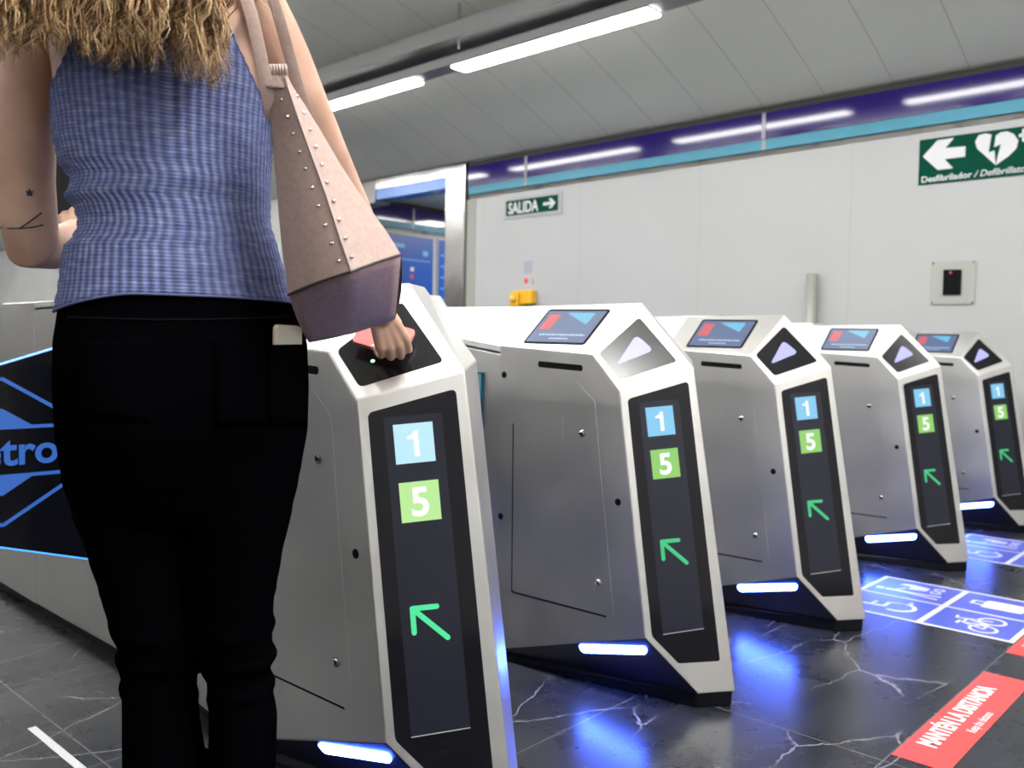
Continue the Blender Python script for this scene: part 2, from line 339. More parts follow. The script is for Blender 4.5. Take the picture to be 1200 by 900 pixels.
def pod(parent, bright=False):
    # housing: faceted steel end piece
    V = dict(A=PA, B=PB, C=PC, D=PD,
             E=fp(.0604, -.6893), F=fp(.2156, -.8500), Gg=fp(.3271, -.8500), Cr=G(2.335, 1.42, .972), Gr=G(2.335, 1.268, .042), Dr=G(2.335, 1.60, PD.z),
             Lb=G(2.040, 1.94, .032), La=meet(LEFTP, (RN, RO), ((0, 1, 0), G(0, 1.94, 0))), Ra=meet(((0, 0, 1), G(0, 0, 1.14)), (RN, RO), ((0, 1, 0), G(0, 1.94, 0))), Rra=G(2.34, 1.94, 1.1400), Rrb=G(2.34, 1.94, .035), F2=G(2.16, 1.94, .032))
    V['B'] = PB
    V['E'] = meet(LEFTP, (FN, FO), ((0, 0, 1), G(0, 0, .2021)))
    k = list(V); ix = {n: i for i, n in enumerate(k)}
    faces = ['A B E Lb La', 'B C Gg F E', 'A D C B', 'C D Dr Cr', 'C Cr Gr Gg', 'A La Ra D', 'D Ra Rra Dr', 'Cr Dr Rra Rrb Gr', 'E F Lb', 'F Gg Gr Rrb F2', 'F F2 Lb', 'La Lb F2 Rrb Rra Ra']
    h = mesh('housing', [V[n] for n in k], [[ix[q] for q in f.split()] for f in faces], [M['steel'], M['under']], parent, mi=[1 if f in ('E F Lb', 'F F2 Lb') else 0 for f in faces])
    bevel(h, .0035, 3, 8)
    # plinth
    pb = MB(); lo = [G(2.155, 1.272, 0), G(2.236, 1.205, 0), G(2.325, 1.28, 0), G(2.325, 1.94, 0), G(2.035, 1.93, 0)]
    hi = [G(2.155, 1.272, .045), G(2.239, 1.205, .045), G(2.325, 1.28, .045), G(2.325, 1.94, .045), G(2.06, 1.93, .045)]
    pb.loft([lo, hi]); bevel(pb.build('plinth', M['plinth'], parent), .006)
    # front glass panel with its display
    fpn = MB().prism([fp(*q) for q in rpoly([(.0255, -.0245), (.2095, .0275), (.2834, -.7630), (.1591, -.7630), (.0830, -.6850)], [.012, .014, .008, .006, .01])], FN, .0012).build('front_panel', M['black'], parent)
    fr = bevel(fpn, .0006, 1)
    a = math.radians(5.1); ex = Vector((math.cos(a), math.sin(a))); ey = Vector((-math.sin(a), math.cos(a))); o2 = Vector((.0574, -.0345))
    def dq(x, y): return o2+ex*x-ey*y       # x right, y down on the display
    def quad(name, x0, y0, x1, y1, lift, mt, par, r=0, t=.0006):
        q = [dq(x0, y0), dq(x1, y0), dq(x1, y1), dq(x0, y1)]
        if r: q = rpoly([(v.x, v.y) for v in q], r)
        mb = MB().prism([fp(v[0], v[1], lift) for v in q], FN, t, sink=.0002); return mb.build(name, mt, par)
    quad('display', 0, 0, .122, .648, .0012, M['display'], fpn, .003)
    quad('display_edge', 0, .6485, .122, .6505, .0012, M['signedge'], fpn)
    tiles = ((.0182, .0165, .1, M['e_blue1' if bright else 'e_blue'], '1'), (.0195, .1375, .1, M['e_green1' if bright else 'e_green'], '5'))
    for x0, y0, _, mt, ch in tiles:
        s = .0825
        quad('line_tile', x0, y0, x0+s, y0+s, .0018, mt, fpn)
        c2 = dq(x0+s*.5, y0+s*.5); ux = FU*ex.x+FV*ex.y; uy = FU*ey.x+FV*ey.y
        if ch == '1':
            one = [(-.014, .0155), (-.008, .0165), (-.0025, .0195), (.001, .0265), (.0095, .0265), (.0095, -.0285), (-.0015, -.0285), (-.0015, .0085), (-.014, .0085)]
            MB().prism([fp(c2.x, c2.y, .0024)+ux*a_+uy*b_ for a_, b_ in one], FN, .0006, sink=.0002).build('line_number', M['e_white'], fpn); continue
        text(ch, .082, -.002 if ch == '1' else 0, -.0285, fp(c2.x, c2.y, .0018), ux, uy, M['e_white'], 'line_number', fpn, bold=.0022, align='CENTER', lift=.0012, thick=.0006)
    # arrow up-left with rounded strokes
    ab = MB()
    def stroke(p, q, wd):
        p = Vector(p); q = Vector(q); d = (q-p).normalized(); nn = Vector((-d.y, d.x)); pts = []
        for i in range(7): t = math.pi/2+math.pi*i/6; pts.append(p+d*(wd*math.cos(t))+nn*(wd*math.sin(t)))
        for i in range(7): t = -math.pi/2+math.pi*i/6; pts.append(q+d*(wd*math.cos(t))+nn*(wd*math.sin(t)))
        ab.prism([fp(v.x, v.y, .0018) for v in pts], FN, .0006, sink=.0002)
    tip = (.1175, -.4255)
    for q in ((.1675, -.4225), (.1215, -.474), (.1905, -.4865)): stroke(tip, q, .0055)
    ab.build('arrow_sign', M['e_arrow1' if bright else 'e_arrow'], fpn)
    # reader panel
    rp = MB().prism([tp(*q) for q in rpoly([(.160, .2180), (.2010, .0365), (.0160, .0288), (-.0083, .1330)], [.014, .012, .012, .014])], TN, .0015).build('reader_panel', M['reader'], parent)
    bevel(rp, .0007, 1)
    if bright:
        MB().prism([tp(.058+.0045*math.cos(t), .083+.004*math.sin(t), .0015) for t in [i*math.pi/6 for i in range(12)]], TN, .0006, sink=.0002).build('reader_light', M['e_go'], rp)
    else:
        MB().prism([tp(u, v, .0015) for u, v in rpoly([(.1235, .1600), (.1500, .0930), (.0250, .0790)], [.022, .020, .020])], TN, .0008, sink=.0002).build('arrow_light', M['e_tri'], rp)
    # sloping screen
    SNn = Vector((-.63756859, -.04648747, .76898973)).normalized()
    c = [G(2.055, 1.857, 1.0142), G(2.188, 1.862, 1.1250), G(2.200, 1.625, 1.1215), G(2.068, 1.624, 1.0112)]
    
    A_, D_, La_ = V['A'], V['D'], V['La']; rn = (La_-A_).cross(D_-A_).normalized()
    if rn.z < 0: rn = -rn
    c = [q+rn*(rn.dot(A_-q)+.0005) for q in c]
    sc = MB().prism(rpoly(c, .012), rn, .0015, sink=.004).build('screen', M['slot'], parent)
    def sp(x, y, o=.0018):   # x 0..1 left to right (as read from the lane), y 0..1 top to bottom
        top = c[1].lerp(c[2], x); bot = c[0].lerp(c[3], x); return top.lerp(bot, y)+rn*o
    MB().prism([sp(*q) for q in ((.035, .06), (.965, .06), (.965, .955), (.035, .955))], rn, .0004, sink=.0002).build('picture', M['e_scr'], sc)
    MB().prism([sp(*q, .0023) for q in rpoly([(.10, .17), (.28, .17), (.27, .60), (.09, .60)], .02)], rn, .0004, sink=.0002).build('picture_card', M['e_red'], sc)
    MB().prism([sp(*q, .0023) for q in rpoly([(.36, .12), (.82, .12), (.80, .46)], .05)], rn, .0004, sink=.0002).build('picture_arrow', M['e_cyan'], sc)
    tb = MB()
    rr = random.Random(3); x = .17
    while x < .90: q = x+rr.uniform(.02, .07); tb.prism([sp(x, .735, .0023), sp(min(q, .9), .735, .0023), sp(min(q, .9), .775, .0023), sp(x, .775, .0023)], rn, .0004, sink=.0002); x = q+.012
    x = .38
    while x < .68: q = x+rr.uniform(.02, .06); tb.prism([sp(x, .845, .0023), sp(min(q, .68), .845, .0023), sp(min(q, .68), .875, .0023), sp(x, .875, .0023)], rn, .0004, sink=.0002); x = q+.01
    tb.build('picture_caption', M['e_txt'], sc)
    # side: ticket slot, service door, locks, sensors
    X = 2.0394
    def side(pts, r, t, mt, name, par, nx=-1, xx=X, sink=.002): return MB().prism([G(xx, y, z) for y, z in (rpoly(pts, r) if r else pts)], (-1, 0, 0), t, sink=sink).build(name, mt, par)
    side([(1.779, .963), (1.606, .954), (1.606, .936), (1.779, .944)], .009, .001, M['slot'], 'ticket_slot', parent)
    dr = [(1.877, .912), (1.634, .912), (1.558, .846), (1.505, .235), (1.472, .205), (1.87, .300)]
    dr = [(1.877, .912), (1.634, .912), (1.558, .849), (1.534, .656), (1.472, .234), (1.870, .233+.0)]
    dr[5] = (1.871, .234); dr[4] = (1.475, .236)
    cc = Vector((sum(p[0] for p in dr)/6, sum(p[1] for p in dr)/6))
    big = [tuple(cc+Vector(((p[0]-cc.x)*1.026, (p[1]-cc.y)*1.014))) for p in dr]
    side(big, .01, .0004, M['slot'], 'door_gap', parent)
    d = side(dr, .01, .0012, M['steel'], 'service_door', parent)
    side([(1.715, .805), (1.675, .805), (1.675, .665), (1.715, .665)], .012, .0006, M['steel'], 'door_plate', d, xx=X-.0012)
    for y, z in ((1.602, .754), (1.532, .326)):
        lk = MB().tube([G(X-.001, y, z), G(X-.005, y, z)], .010, seg=16, cap=False); lk.build('lock', M['mirror'], d, True)
        MB().tube([G(X-.0045, y, z), G(X-.0058, y, z)], .004, seg=10, cap=False).build('keyhole', M['slot'], d)
    for y, z in ((1.921, .916), (1.927, .464), (1.470, .569)):
        MB().tube([G(X+.001, y, z), G(X-.0012, y, z)], .0105, seg=16, cap=False).build('sensor_eye', M['slot'], parent)
    # blue light strip set in the undercut
    E_, F_, B_ = V['E'], V['F'], V['Lb']; n = (F_-E_).cross(B_-E_).normalized()
    if n.x > 0: n = -n
    def ch(q): q = Vector(q); return q-n*((q-E_).dot(n))
    st = [ch(G(2.040, 1.605, .127)), ch(G(2.049, 1.372, .172)), ch(G(2.066, 1.380, .146)), ch(G(2.058, 1.600, .100))]
    MB().prism(rpoly(st, .0145, 8), n, .003).build('light_strip', M['e_led'], parent)
def make_gate(label, bright=False, lext=.3, rext=.3):
    t = empty('ticket_gate', (0, 0, 0)); tag(t, label, 'ticket gate', 'ticket gates in a row')
    before = set(bpy.data.objects)
    pod(t, bright)
    near = [o for o in t.children]
    for o in near:                    # the far end is the same end turned round
        c = copy_tree(o, t); c.rotation_euler = (0, 0, math.pi)
    sec = [(-.76, -.18, 1.008, -.015, 1.140, .120, 1.140), (-.45, -.145, 1.045, -.03, 1.143, .122, 1.143), (-.28, -.122, 1.085, -.035, 1.145, .122, 1.145), (.28, -.122, 1.145, .035, 1.145, .122, 1.085), (.45, -.122, 1.143, .03, 1.143, .145, 1.045), (.76, -.12, 1.140, .015, 1.140, .18, 1.008)]
    def prof(s, top, bot, ins):
        y, xl, zl, x1, z1, x2, z2 = s
        return [(xl+ins, y, bot if bot is not None else zl-.024), (xl+ins, y, zl-top), (x1, y, z1-top), (x2-ins, y, (z2-top)), (x2-ins, y, bot if bot is not None else z2-.024)]
    lid = MB()
    lid.loft([[(s[1], s[0], s[2]-.022), (s[1], s[0], s[2]), (s[3], s[0], s[4]), (s[5], s[0], s[6]), (s[5], s[0], s[6]-.022), (s[3], s[0], s[4]-.022)] for s in sec])
    bevel(lid.build('lid', M['lid'], t), .003, 2, 12)
    b = MB(); b.loft([prof(s, .022, .035, .010) for s in sec]); b.build('gap_seal', M['slot'], t)
    b = MB(); b.loft([prof(s, .028, .035, .003) for s in sec]); bevel(b.build('center_body', M['steel'], t), .003, 2, 12)
    b = MB(); b.loft([[(s[1]+.015, s[0], 0), (s[1]+.015, s[0], .04), (s[5]-.015, s[0], .04), (s[5]-.015, s[0], 0)] for s in sec]); b.build('base', M['plinth'], t)
    # hood over the flap motor
    b = MB(); b.loft([[(-.085, y, 1.13), (-.085, y, z), (.085, y, z), (.085, y, 1.13)] for y, z in ((-.235, 1.145), (-.19, 1.196), (.19, 1.196), (.235, 1.145))])
    bevel(b.build('motor_hood', M['lid'], t), .006)
    # glass panels and hand slot on both flanks, following the waist
    for s in (-1, 1):
        def fx(y):      # flank position
            yy = y*(-s)*-1 if False else (y if s < 0 else -y)
            pts = [(q[0], q[1]) for q in sec]
            for (ya, xa), (yb, xb) in zip(pts, pts[1:]):
                if ya <= yy <= yb: return xa+(xb-xa)*(yy-ya)/(yb-ya)
            return -.12
        ys = [-.68, -.5, -.28, .1, .34]
        gb = MB(); lo = []; hi = []
        outer = [(fx(y if s < 0 else y) if s < 0 else fx(-y)) for y in ys]
        R_ = []
        for y, xo in zip(ys, [fx(q) if s < 0 else fx(-q) for q in ys]):
            z1 = .92 if y < .3 else .88; z0 = .25 if y < .3 else .31
            R_.append([(xo+.010, y, z0), (xo-.0005, y, z0), (xo-.0005, y, z1), (xo+.010, y, z1)])
        if s > 0: R_ = [[(-x, -y, z) for x, y, z in r] for r in R_]
        gb.loft(R_); gb.build('side_glass', M['tintglass'], t)
        ys2 = [-.56, -.44]
        R_ = [[(fx(y if s < 0 else -y)+.01, y, .955), (fx(y if s < 0 else -y)-.0012, y, .955), (fx(y if s < 0 else -y)-.0012, y, .985), (fx(y if s < 0 else -y)+.01, y, .985)] for y in ys2]
        if s > 0: R_ = [[(-x, -y, z) for x, y, z in r] for r in R_]
        MB().loft(R_).build('flank_slot', M['slot'], t)
        # lit teal edge of the glass
        R_ = [[(fx(y if s < 0 else -y)+.008, y, .40), (fx(y if s < 0 else -y)-.0022, y, .40), (fx(y if s < 0 else -y)-.0022, y, .915), (fx(y if s < 0 else -y)+.008, y, .915)] for y in (-.665, -.60)]
        if s > 0: R_ = [[(-x, -y, z) for x, y, z in r] for r in R_]
        MB().loft(R_).build('glass_edge', M['teal'], t)
    # swing flaps: black glass leaves with blue lit edges and the blue diamond sign
    for s, ln in ((-1, lext), (1, rext)):
        h0 = s*.118; k = .326
        top = lambda d: 1.045-k*d; bot = lambda d: .32+.305*d
        pts = [(h0, bot(0)), (h0+s*ln, bot(ln)), (h0+s*ln, top(ln)), (h0, top(0))]
        f = MB().prism([(x, -.008, z) for x, z in rpoly(pts, .02)], (0, 1, 0), .016, sink=0).build('flap', M['flap'], t)
        for zf in (top, bot):
            MB().tube([(h0, 0, zf(0)), (h0+s*(ln-.01), 0, zf(ln-.01))], .0055, seg=8).build('edge_light', M['e_edge'], f)
        if ln > .45 and s < 0:
            cx, cz, Y = -.467, .690, -.0085
            q = lambda pts, nm='sign_band': MB().prism([(cx+x, Y, cz+z) for x, z in pts], (0, -1, 0), .001, sink=.0002)
            def line(mb, a, b2, wd):
                a = Vector(a); b2 = Vector(b2); d = (b2-a).normalized(); nn = Vector((-d.y, d.x))*wd/2
                mb.prism([(cx+v.x, Y, cz+v.y) for v in (a+nn, b2+nn, b2-nn, a-nn)], (0, -1, 0), .001, sink=.0002)
            mb = MB(); bw, bh = .158, .068
            for a, b2 in (((-bw, bh), (bw, bh)), ((bw, bh), (bw, -bh)), ((bw, -bh), (-bw, -bh)), ((-bw, -bh), (-bw, bh))): line(mb, a, b2, .010)
            for sg in (-1, 1):
                line(mb, (0, .205*sg), (.255, .048*sg), .010); line(mb, (0, .205*sg), (-.255, .048*sg), .010)
            mb.build('diamond_outline', M['e_logo'], f)
            for sg in (-1, 1): MB().prism([(cx+x, Y, cz+z*sg) for x, z in ((-.085, bh), (.085, bh), (0, .122))], (0, -1, 0), .0009, sink=.0002).build('diamond_half', M['e_logo'], f)
            text('Metro', .115, 0, -.036, (cx, Y, cz), (1, 0, 0), (0, 0, 1), M['e_logo'], 'lettering', f, bold=.0025, align='CENTER', sx=1.02)
    return t
labs = {1: 'steel ticket gate nearest the camera, where the hand holds a pink case to its reader',
        2: 'steel ticket gate with grey glare on its reader, second in the row from the person',
        3: 'steel ticket gate in the middle of the row of five',
        4: 'steel ticket gate fourth from the person, standing between the two blue floor stickers',
        5: 'steel ticket gate furthest right, partly cut by the right edge of the photo'}
gaps = {1: (.58, .33), 2: (.33, .34), 3: (.34, .455), 4: (.455, .47), 5: (.47, .25)}
for g_ in range(1, 6):
    t = make_gate(labs[g_], g_ == 1, *gaps[g_]); t.location = O0+Vector((GX[g_], 0, 0))
# ------------------------------------------------------------------ signs and fittings on the right wall
WX = Vector((0, -1, 0)); WZ = Vector((0, 0, 1)); WN = Vector((-1, 0, 0))
def wq(y, z, o=0): return Vector((W-o, y, z))
def wprism(name, pts, t, mt, parent, lift=0, r=0, sink=.0002):
    return MB().prism([wq(y, z, lift) for y, z in (rpoly(pts, r) if r else pts)], WN, t, sink=sink).build(name, mt, parent)
t = empty('exit_sign', (0, 0, 0)); tag(t, 'small green SALIDA sign with white arrow, high on the white wall', 'sign')
wprism('frame', [(6.16, 2.290), (5.40, 2.285), (5.40, 2.495), (6.16, 2.492)], .012, M['signedge'], t, sink=0)
wprism('board', [(6.12, 2.318), (5.444, 2.316), (5.444, 2.466), (6.12, 2.466)], .002, M['green'], t, .012)
text('SALIDA', .150, 0, 0, wq(6.09, 2.338, .014), WX, WZ, M['white'], 'lettering', t, bold=.0035, sx=.80)
arr = [(5.63, 2.377), (5.55, 2.377), (5.585, 2.340), (5.545, 2.340), (5.475, 2.391), (5.545, 2.442), (5.585, 2.442), (5.55, 2.405), (5.63, 2.405)]
mb = MB(); mb.prism([wq(y, z, .014) for y, z in ((5.63, 2.377), (5.545, 2.377), (5.545, 2.405), (5.63, 2.405))], WN, .001, sink=.0002)
mb.prism([wq(y, z, .014) for y, z in ((5.560, 2.345), (5.525, 2.345), (5.475, 2.391), (5.525, 2.437), (5.560, 2.437), (5.518, 2.391))], WN, .001, sink=.0002)
mb.prism([wq(y, z, .014) for y, z in ((5.55, 2.378), (5.49, 2.378), (5.49, 2.404), (5.55, 2.404))], WN, .0008, sink=.0002); mb.build('arrow', M['white'], t)
t = empty('defibrillator_sign', (0, 0, 0)); tag(t, 'large green defibrillator sign with white arrow and heart on the wall at upper right', 'sign')
wprism('board', [(2.170, 2.182), (1.405, 2.177), (1.405, 2.490), (2.170, 2.495)], .008, M['green'], t, sink=0)
def wp2(px, py): h_ = hit(px, py, (1, 0, 0), (W-.008, 0, 0)); return (h_.y, h_.z)
mb = MB()
def wadd(pts): mb.prism([wq(y, z, .008) for y, z in pts], WN, .001, sink=.0002)
ap = [(1081.5, 183.5), (1098.5, 164.5), (1118, 161.5), (1108, 173.5), (1131.5, 171.5), (1131, 183.5), (1107, 186.5), (1117, 197), (1099, 199.3)]
wadd([wp2(*q) for q in (ap[0], ap[1], ap[2], ap[3], ap[6], ap[7], ap[8])]); wadd([wp2(*q) for q in (ap[3], ap[4], ap[5], ap[6])]); mb.build('arrow', M['white'], t)
mb = MB()
# heart in two halves split by a bolt
lh = [(1167, 193.5), (1155, 183), (1145, 174), (1142.8, 166), (1147, 158.5), (1155, 156.3), (1162, 157.8), (1158.5, 178.5), (1165.5, 176.5), (1166, 186)]
rh = [(1167, 193.5), (1168.5, 186), (1173, 169), (1165, 172.5), (1167, 159), (1173, 155), (1181, 154), (1188, 157), (1193.5, 164.5), (1191, 174), (1182, 183)]
wadd([wp2(*q) for q in lh]); wadd([wp2(*q) for q in rh]); mb.build('heart', M['white'], t)
mb = MB(); 
for q in ([(1194, 157), (1206, 155.3), (1206, 159.3), (1194, 161)], [(1198, 151), (1202, 150.5), (1202, 165.5), (1198, 166)]): wadd([wp2(*z_) for z_ in q])
mb.build('cross', M['white'], t)
text('Desfibrilador', .0585, 0, 0, wq(2.152, 2.198, .008), WX, WZ, M['white'], 'lettering', t, bold=.0010, sx=1.05)
text('/ Defibrillator', .0585, 0, 0, wq(1.812, 2.198, .008), WX, WZ, M['white'], 'lettering', t, sx=1.02, shear=.25, bold=.0004)
t = empty('wall_reader', (0, 0, 0)); tag(t, 'square steel plate with a black reader and red light on the wall', 'wall reader')
bevel(wprism('plate', [(2.065, 1.348), (1.779, 1.344), (1.779, 1.642), (2.065, 1.646)], .012, M['plate'], t, sink=0, r=.01), .003)
wprism('reader', [(1.979, 1.412), (1.867, 1.410), (1.867, 1.582), (1.979, 1.585)], .014, M['slot'], t, .012, r=.006)
MB().tube([wq(1.932, 1.563, .024), wq(1.932, 1.563, .0275)], .010, seg=12, cap=False).build('indicator', M['e_reddot'], t)
sb = MB()
for y, z in ((2.05, 1.362), (1.794, 1.358), (1.794, 1.628), (2.05, 1.632)): sb.tube([wq(y, z, .010), wq(y, z, .0135)], .006, seg=10, cap=False)
sb.build('screw', M['mirror'], t)
t = empty('call_box', (0, 0, 0)); tag(t, 'small yellow call box low on the white wall, over the second gate', 'call box')
bevel(wprism('case', [(5.965, 1.435), (5.705, 1.435), (5.705, 1.570), (5.965, 1.570)], .07, M['yellow'], t, sink=0, r=.02), .008)
bevel(wprism('cover', [(5.975, 1.405), (5.86, 1.415), (5.86, 1.545), (5.975, 1.545)], .10, M['yellow'], t, .0, r=.015), .008)
MB().tube([wq(5.915, 1.485, .10), wq(5.915, 1.485, .115)], .035, seg=16).build('button', M['yellow2'], t, True)
t = empty('paper_notice', (0, 0, 0)); tag(t, 'small pale paper notice with a red dot above the yellow call box', 'notice')
wprism('sheet', [(5.893, 1.60), (5.72, 1.60), (5.72, 1.890), (5.893, 1.890)], .0012, M['paper'], t, sink=0)
wprism('print', [(5.880, 1.735), (5.765, 1.735), (5.765, 1.860), (5.880, 1.860)], .0004, M['lilac'], t, .0012)
wprism('red_dot', [(5.845+.028*math.cos(a*math.pi/8), 1.665+.028*math.sin(a*math.pi/8)) for a in range(16)], .0004, M['red'], t, .0012)
wprism('figure', [(5.775, 1.60+.02), (5.74, 1.62), (5.735, 1.655), (5.765, 1.70), (5.78, 1.70)], .0004, M['greyprint'], t, .0012)
t = MB().tube([(W-.06, 2.90, 0), (W-.06, 2.90, 1.60)], .038, seg=20, cap=False).build('steel_pole', M['plate'], None, True)
for p_ in t.data.polygons: p_.use_smooth = len(p_.vertices) == 4
tag(t, 'vertical steel pole against the white wall behind the third and fourth gates', 'pole')
# posters in the corridor
def poster(x0, x1, z0, z1, label, dots, title, col):
    t = empty('wall_map', (0, 0, 0)); tag(t, label, 'poster', 'blue wall posters')
    Yp = 9.25
    bevel(MB().box(x0-.02, x1+.02, Yp-.015, Yp, z0-.02, z1+.02).build('frame', M['signedge'], t), .003)
    MB().box(x0, x1, Yp-.018, Yp-.0145, z0, z1).build('sheet', M['poster'], t)
    b = MB(); w_ = x1-x0; h_ = z1-z0
    if title:
        b.box(x0+.12*w_, x0+.62*w_, Yp-.020, Yp-.0175, z1-.12*h_, z1-.085*h_); b.box(x0+.05*w_, x1-.04*w_, Yp-.020, Yp-.0175, z1-.235*h_, z1-.225*h_)
        b.box(x0+.86*w_, x0+.93*w_, Yp-.020, Yp-.0175, z1-.18*h_, z1-.13*h_)
    else:
        for k in range(7): b.box(x0+.06*w_, x1-.06*w_, Yp-.020, Yp-.0175, z1-(.16+.11*k)*h_, z1-(.145+.11*k)*h_)
    b.build('caption', M['posterl'], t)
    if dots:
        b = MB()
        for u, v, k in dots: b.box(x0+u*w_, x0+u*w_+.06, Yp-.0205, Yp-.0175, z1-v*h_-.05, z1-v*h_, k)
        b.build('symbols', [M['white'], M['red']], t)
poster(6.95, 8.32, 1.10, 2.50, 'wide blue wall map with white and red symbols beyond the steel column', [(.70, .30, 0), (.70, .37, 1), (.70, .56, 1), (.77, .56, 0), (.50, .55, 0)], True, 0)
poster(8.42, 9.1, 1.10, 2.50, 'narrow blue wall poster with ruled lines, cut off by the steel column', None, False, 0)
# ------------------------------------------------------------------ floor markings
def fprism(mb, pts, k=0, z=.0015, z0=.0004): mb.prism([(x, y, z0) for x, y in pts], (0, 0, 1), z-z0, k, sink=.0003)
def tape(x0, label):
    t = empty('floor_tape', (x0, .637, 0)); tag(t, label, 'floor tape', 'red distance tapes on the floor')
    MB().box(0, .805, 0, .133, 0, .0012).build('strip', M['tape'], t)
    text('MANTÉN LA DISTANCIA', .068, .112, .064, (0, 0, .0014), (1, 0, 0), (0, 1, 0), M['white'], 'lettering', t, bold=.0022, sx=.745, thick=.0004, lift=0.0002)
    text('Keep the distance', .034, .283, .018, (0, 0, .0014), (1, 0, 0), (0, 1, 0), M['white'], 'lettering', t, sx=.72, thick=.0004, lift=0.0002)
tape(2.250, 'red floor tape reading MANTÉN LA DISTANCIA, the long one in the bottom right corner')
tape(3.307, 'red floor tape of which only the left tip shows at the right edge')
def arc(cx, cy, r, a0, a1, wd, n=16):
    o = [(cx+(r+wd/2)*math.cos(math.radians(a0+(a1-a0)*i/n)), cy+(r+wd/2)*math.sin(math.radians(a0+(a1-a0)*i/n))) for i in range(n+1)]
    i_ = [(cx+(r-wd/2)*math.cos(math.radians(a0+(a1-a0)*i/n)), cy+(r-wd/2)*math.sin(math.radians(a0+(a1-a0)*i/n))) for i in range(n+1)]
    return [[o[i], o[i+1], i_[i+1], i_[i]] for i in range(n)]
def seg(a, b, wd):
    a = Vector(a); b = Vector(b); d = (b-a).normalized()*wd/2; nn = Vector((-d.y, d.x)); a = a-d*.6; b = b+d*.6
    return [(a+nn)[:], (b+nn)[:], (b-nn)[:], (a-nn)[:]]
def disc(cx, cy, r, n=14): return [(cx+r*math.cos(2*math.pi*i/n), cy+r*math.sin(2*math.pi*i/n)) for i in range(n)]
def sticker(x0, y0, w_, h_, label):
    t = empty('floor_sticker', (x0, y0, 0)); tag(t, label, 'floor sticker', 'blue accessible lane stickers')
    MB().box(0, w_, 0, h_, 0, .0010).build('sheet', M['stk'], t)
    b = MB(); e = .018; q = lambda a, b2, c, d: b.box(a, c, b2, d, .0008, .0016)
    q(0, 0, e, h_); q(w_-e, 0, w_, h_); q(e, 0, w_-e, e); q(e, h_-e, w_-e, h_); q(w_*.5-.007, e, w_*.5+.007, h_-e); q(e, h_*.485-.011, w_-e, h_*.485+.011)
    b.build('border', M['stkw'], t)
    def icon(nm, cx, cy, s, polys):
        mb = MB()
        for pl in polys: fprism(mb, [(cx+x*s, cy+y*s) for x, y in pl], 0, .0017, .0009)
        mb.build(nm, M['stkw'], t)
    # far left: wheelchair user
    icon('wheelchair_symbol', w_*.25, h_*.745, 1, arc(.005, -.045, .062, -200, 40, .018)+[disc(-.035, .115, .020), seg((-.03, .085), (-.02, .0), .022), seg((-.02, .0), (.045, .0), .018), seg((.045, .0), (.075, -.07), .018), seg((.075, -.075), (.10, -.065), .014), seg((-.025, .05), (.03, .045), .012)])
    # far right: adult pushing a pram
    icon('pram_symbol', w_*.75, h_*.745, 1, [disc(-.055, .115, .018), seg((-.055, .085), (-.055, .0), .026), seg((-.062, -.005), (-.085, -.12), .014), seg((-.05, -.005), (-.035, -.12), .014), seg((-.05, .06), (.01, .03), .010), [(.0, .02), (.09, .02), (.07, -.05), (.015, -.05)], [(.045, .02), (.09, .02), (.08, .06), (.05, .07)]]+arc(.02, -.085, .018, 0, 360, .010)+arc(.075, -.085, .018, 0, 360, .010))
    # near left: bicycle
    icon('bicycle_symbol', w_*.25, h_*.245, 1, arc(-.06, -.04, .045, 0, 360, .012)+arc(.06, -.04, .045, 0, 360, .012)+[seg((-.06, -.04), (-.02, .04), .010), seg((-.02, .04), (.04, .04), .010), seg((.04, .04), (.0, -.04), .010), seg((.0, -.04), (-.06, -.04), .010), seg((-.02, .04), (.0, -.04), .010), seg((.06, -.04), (.03, .075), .010), seg((.03, .075), (.06, .08), .010), seg((-.04, .055), (-.005, .055), .012)])
    # near right: suitcase
    icon('suitcase_symbol', w_*.75, h_*.245, 1, [rp_[:2] if False else tuple(rp_) for rp_ in []] + [[tuple(v) for v in rpoly([(-.06, -.095), (.06, -.095), (.06, .055), (-.06, .055)], .018)], seg((-.025, .06), (-.025, .09), .012), seg((.025, .06), (.025, .09), .012), seg((-.025, .095), (.025, .095), .014)])
sticker(3.432, .776, .622, .662, 'blue floor sticker with white wheelchair, pram, bicycle and suitcase symbols, nearer the camera')
sticker(4.715, .790, .650, .665, 'blue floor sticker with white symbols further back, beside the furthest gate')
t = MB().box(.808, .828, 2.02, 2.43, 0, .0012).build('floor_strip', M['signedge']); tag(t, 'thin pale strip laid on the dark floor at bottom left', 'floor strip')
#PERSON
# ------------------------------------------------------------------ person
def skinmat(name, c1, c2):
    mm = mat(name, c1, .48, 0, .4, sss=.12)
    n = noisy(mm, 14, c1, c2, 3, .2, .0015); return mm
M['skin'] = skinmat('skin', (.46, .275, .20), (.54, .34, .26))
M['lips'] = mat('lips', (.5, .17, .15), .4); M['eye'] = mat('eye_white', (.8, .8, .8), .2); M['iris'] = mat('iris', (.1, .06, .03), .2)
M['ink'] = mat('tattoo_ink', (.012, .014, .02), .5); M['nail'] = mat('nail', (.70, .45, .40), .25)
M['nailred'] = mat('red_nail', (.55, .03, .04), .2)
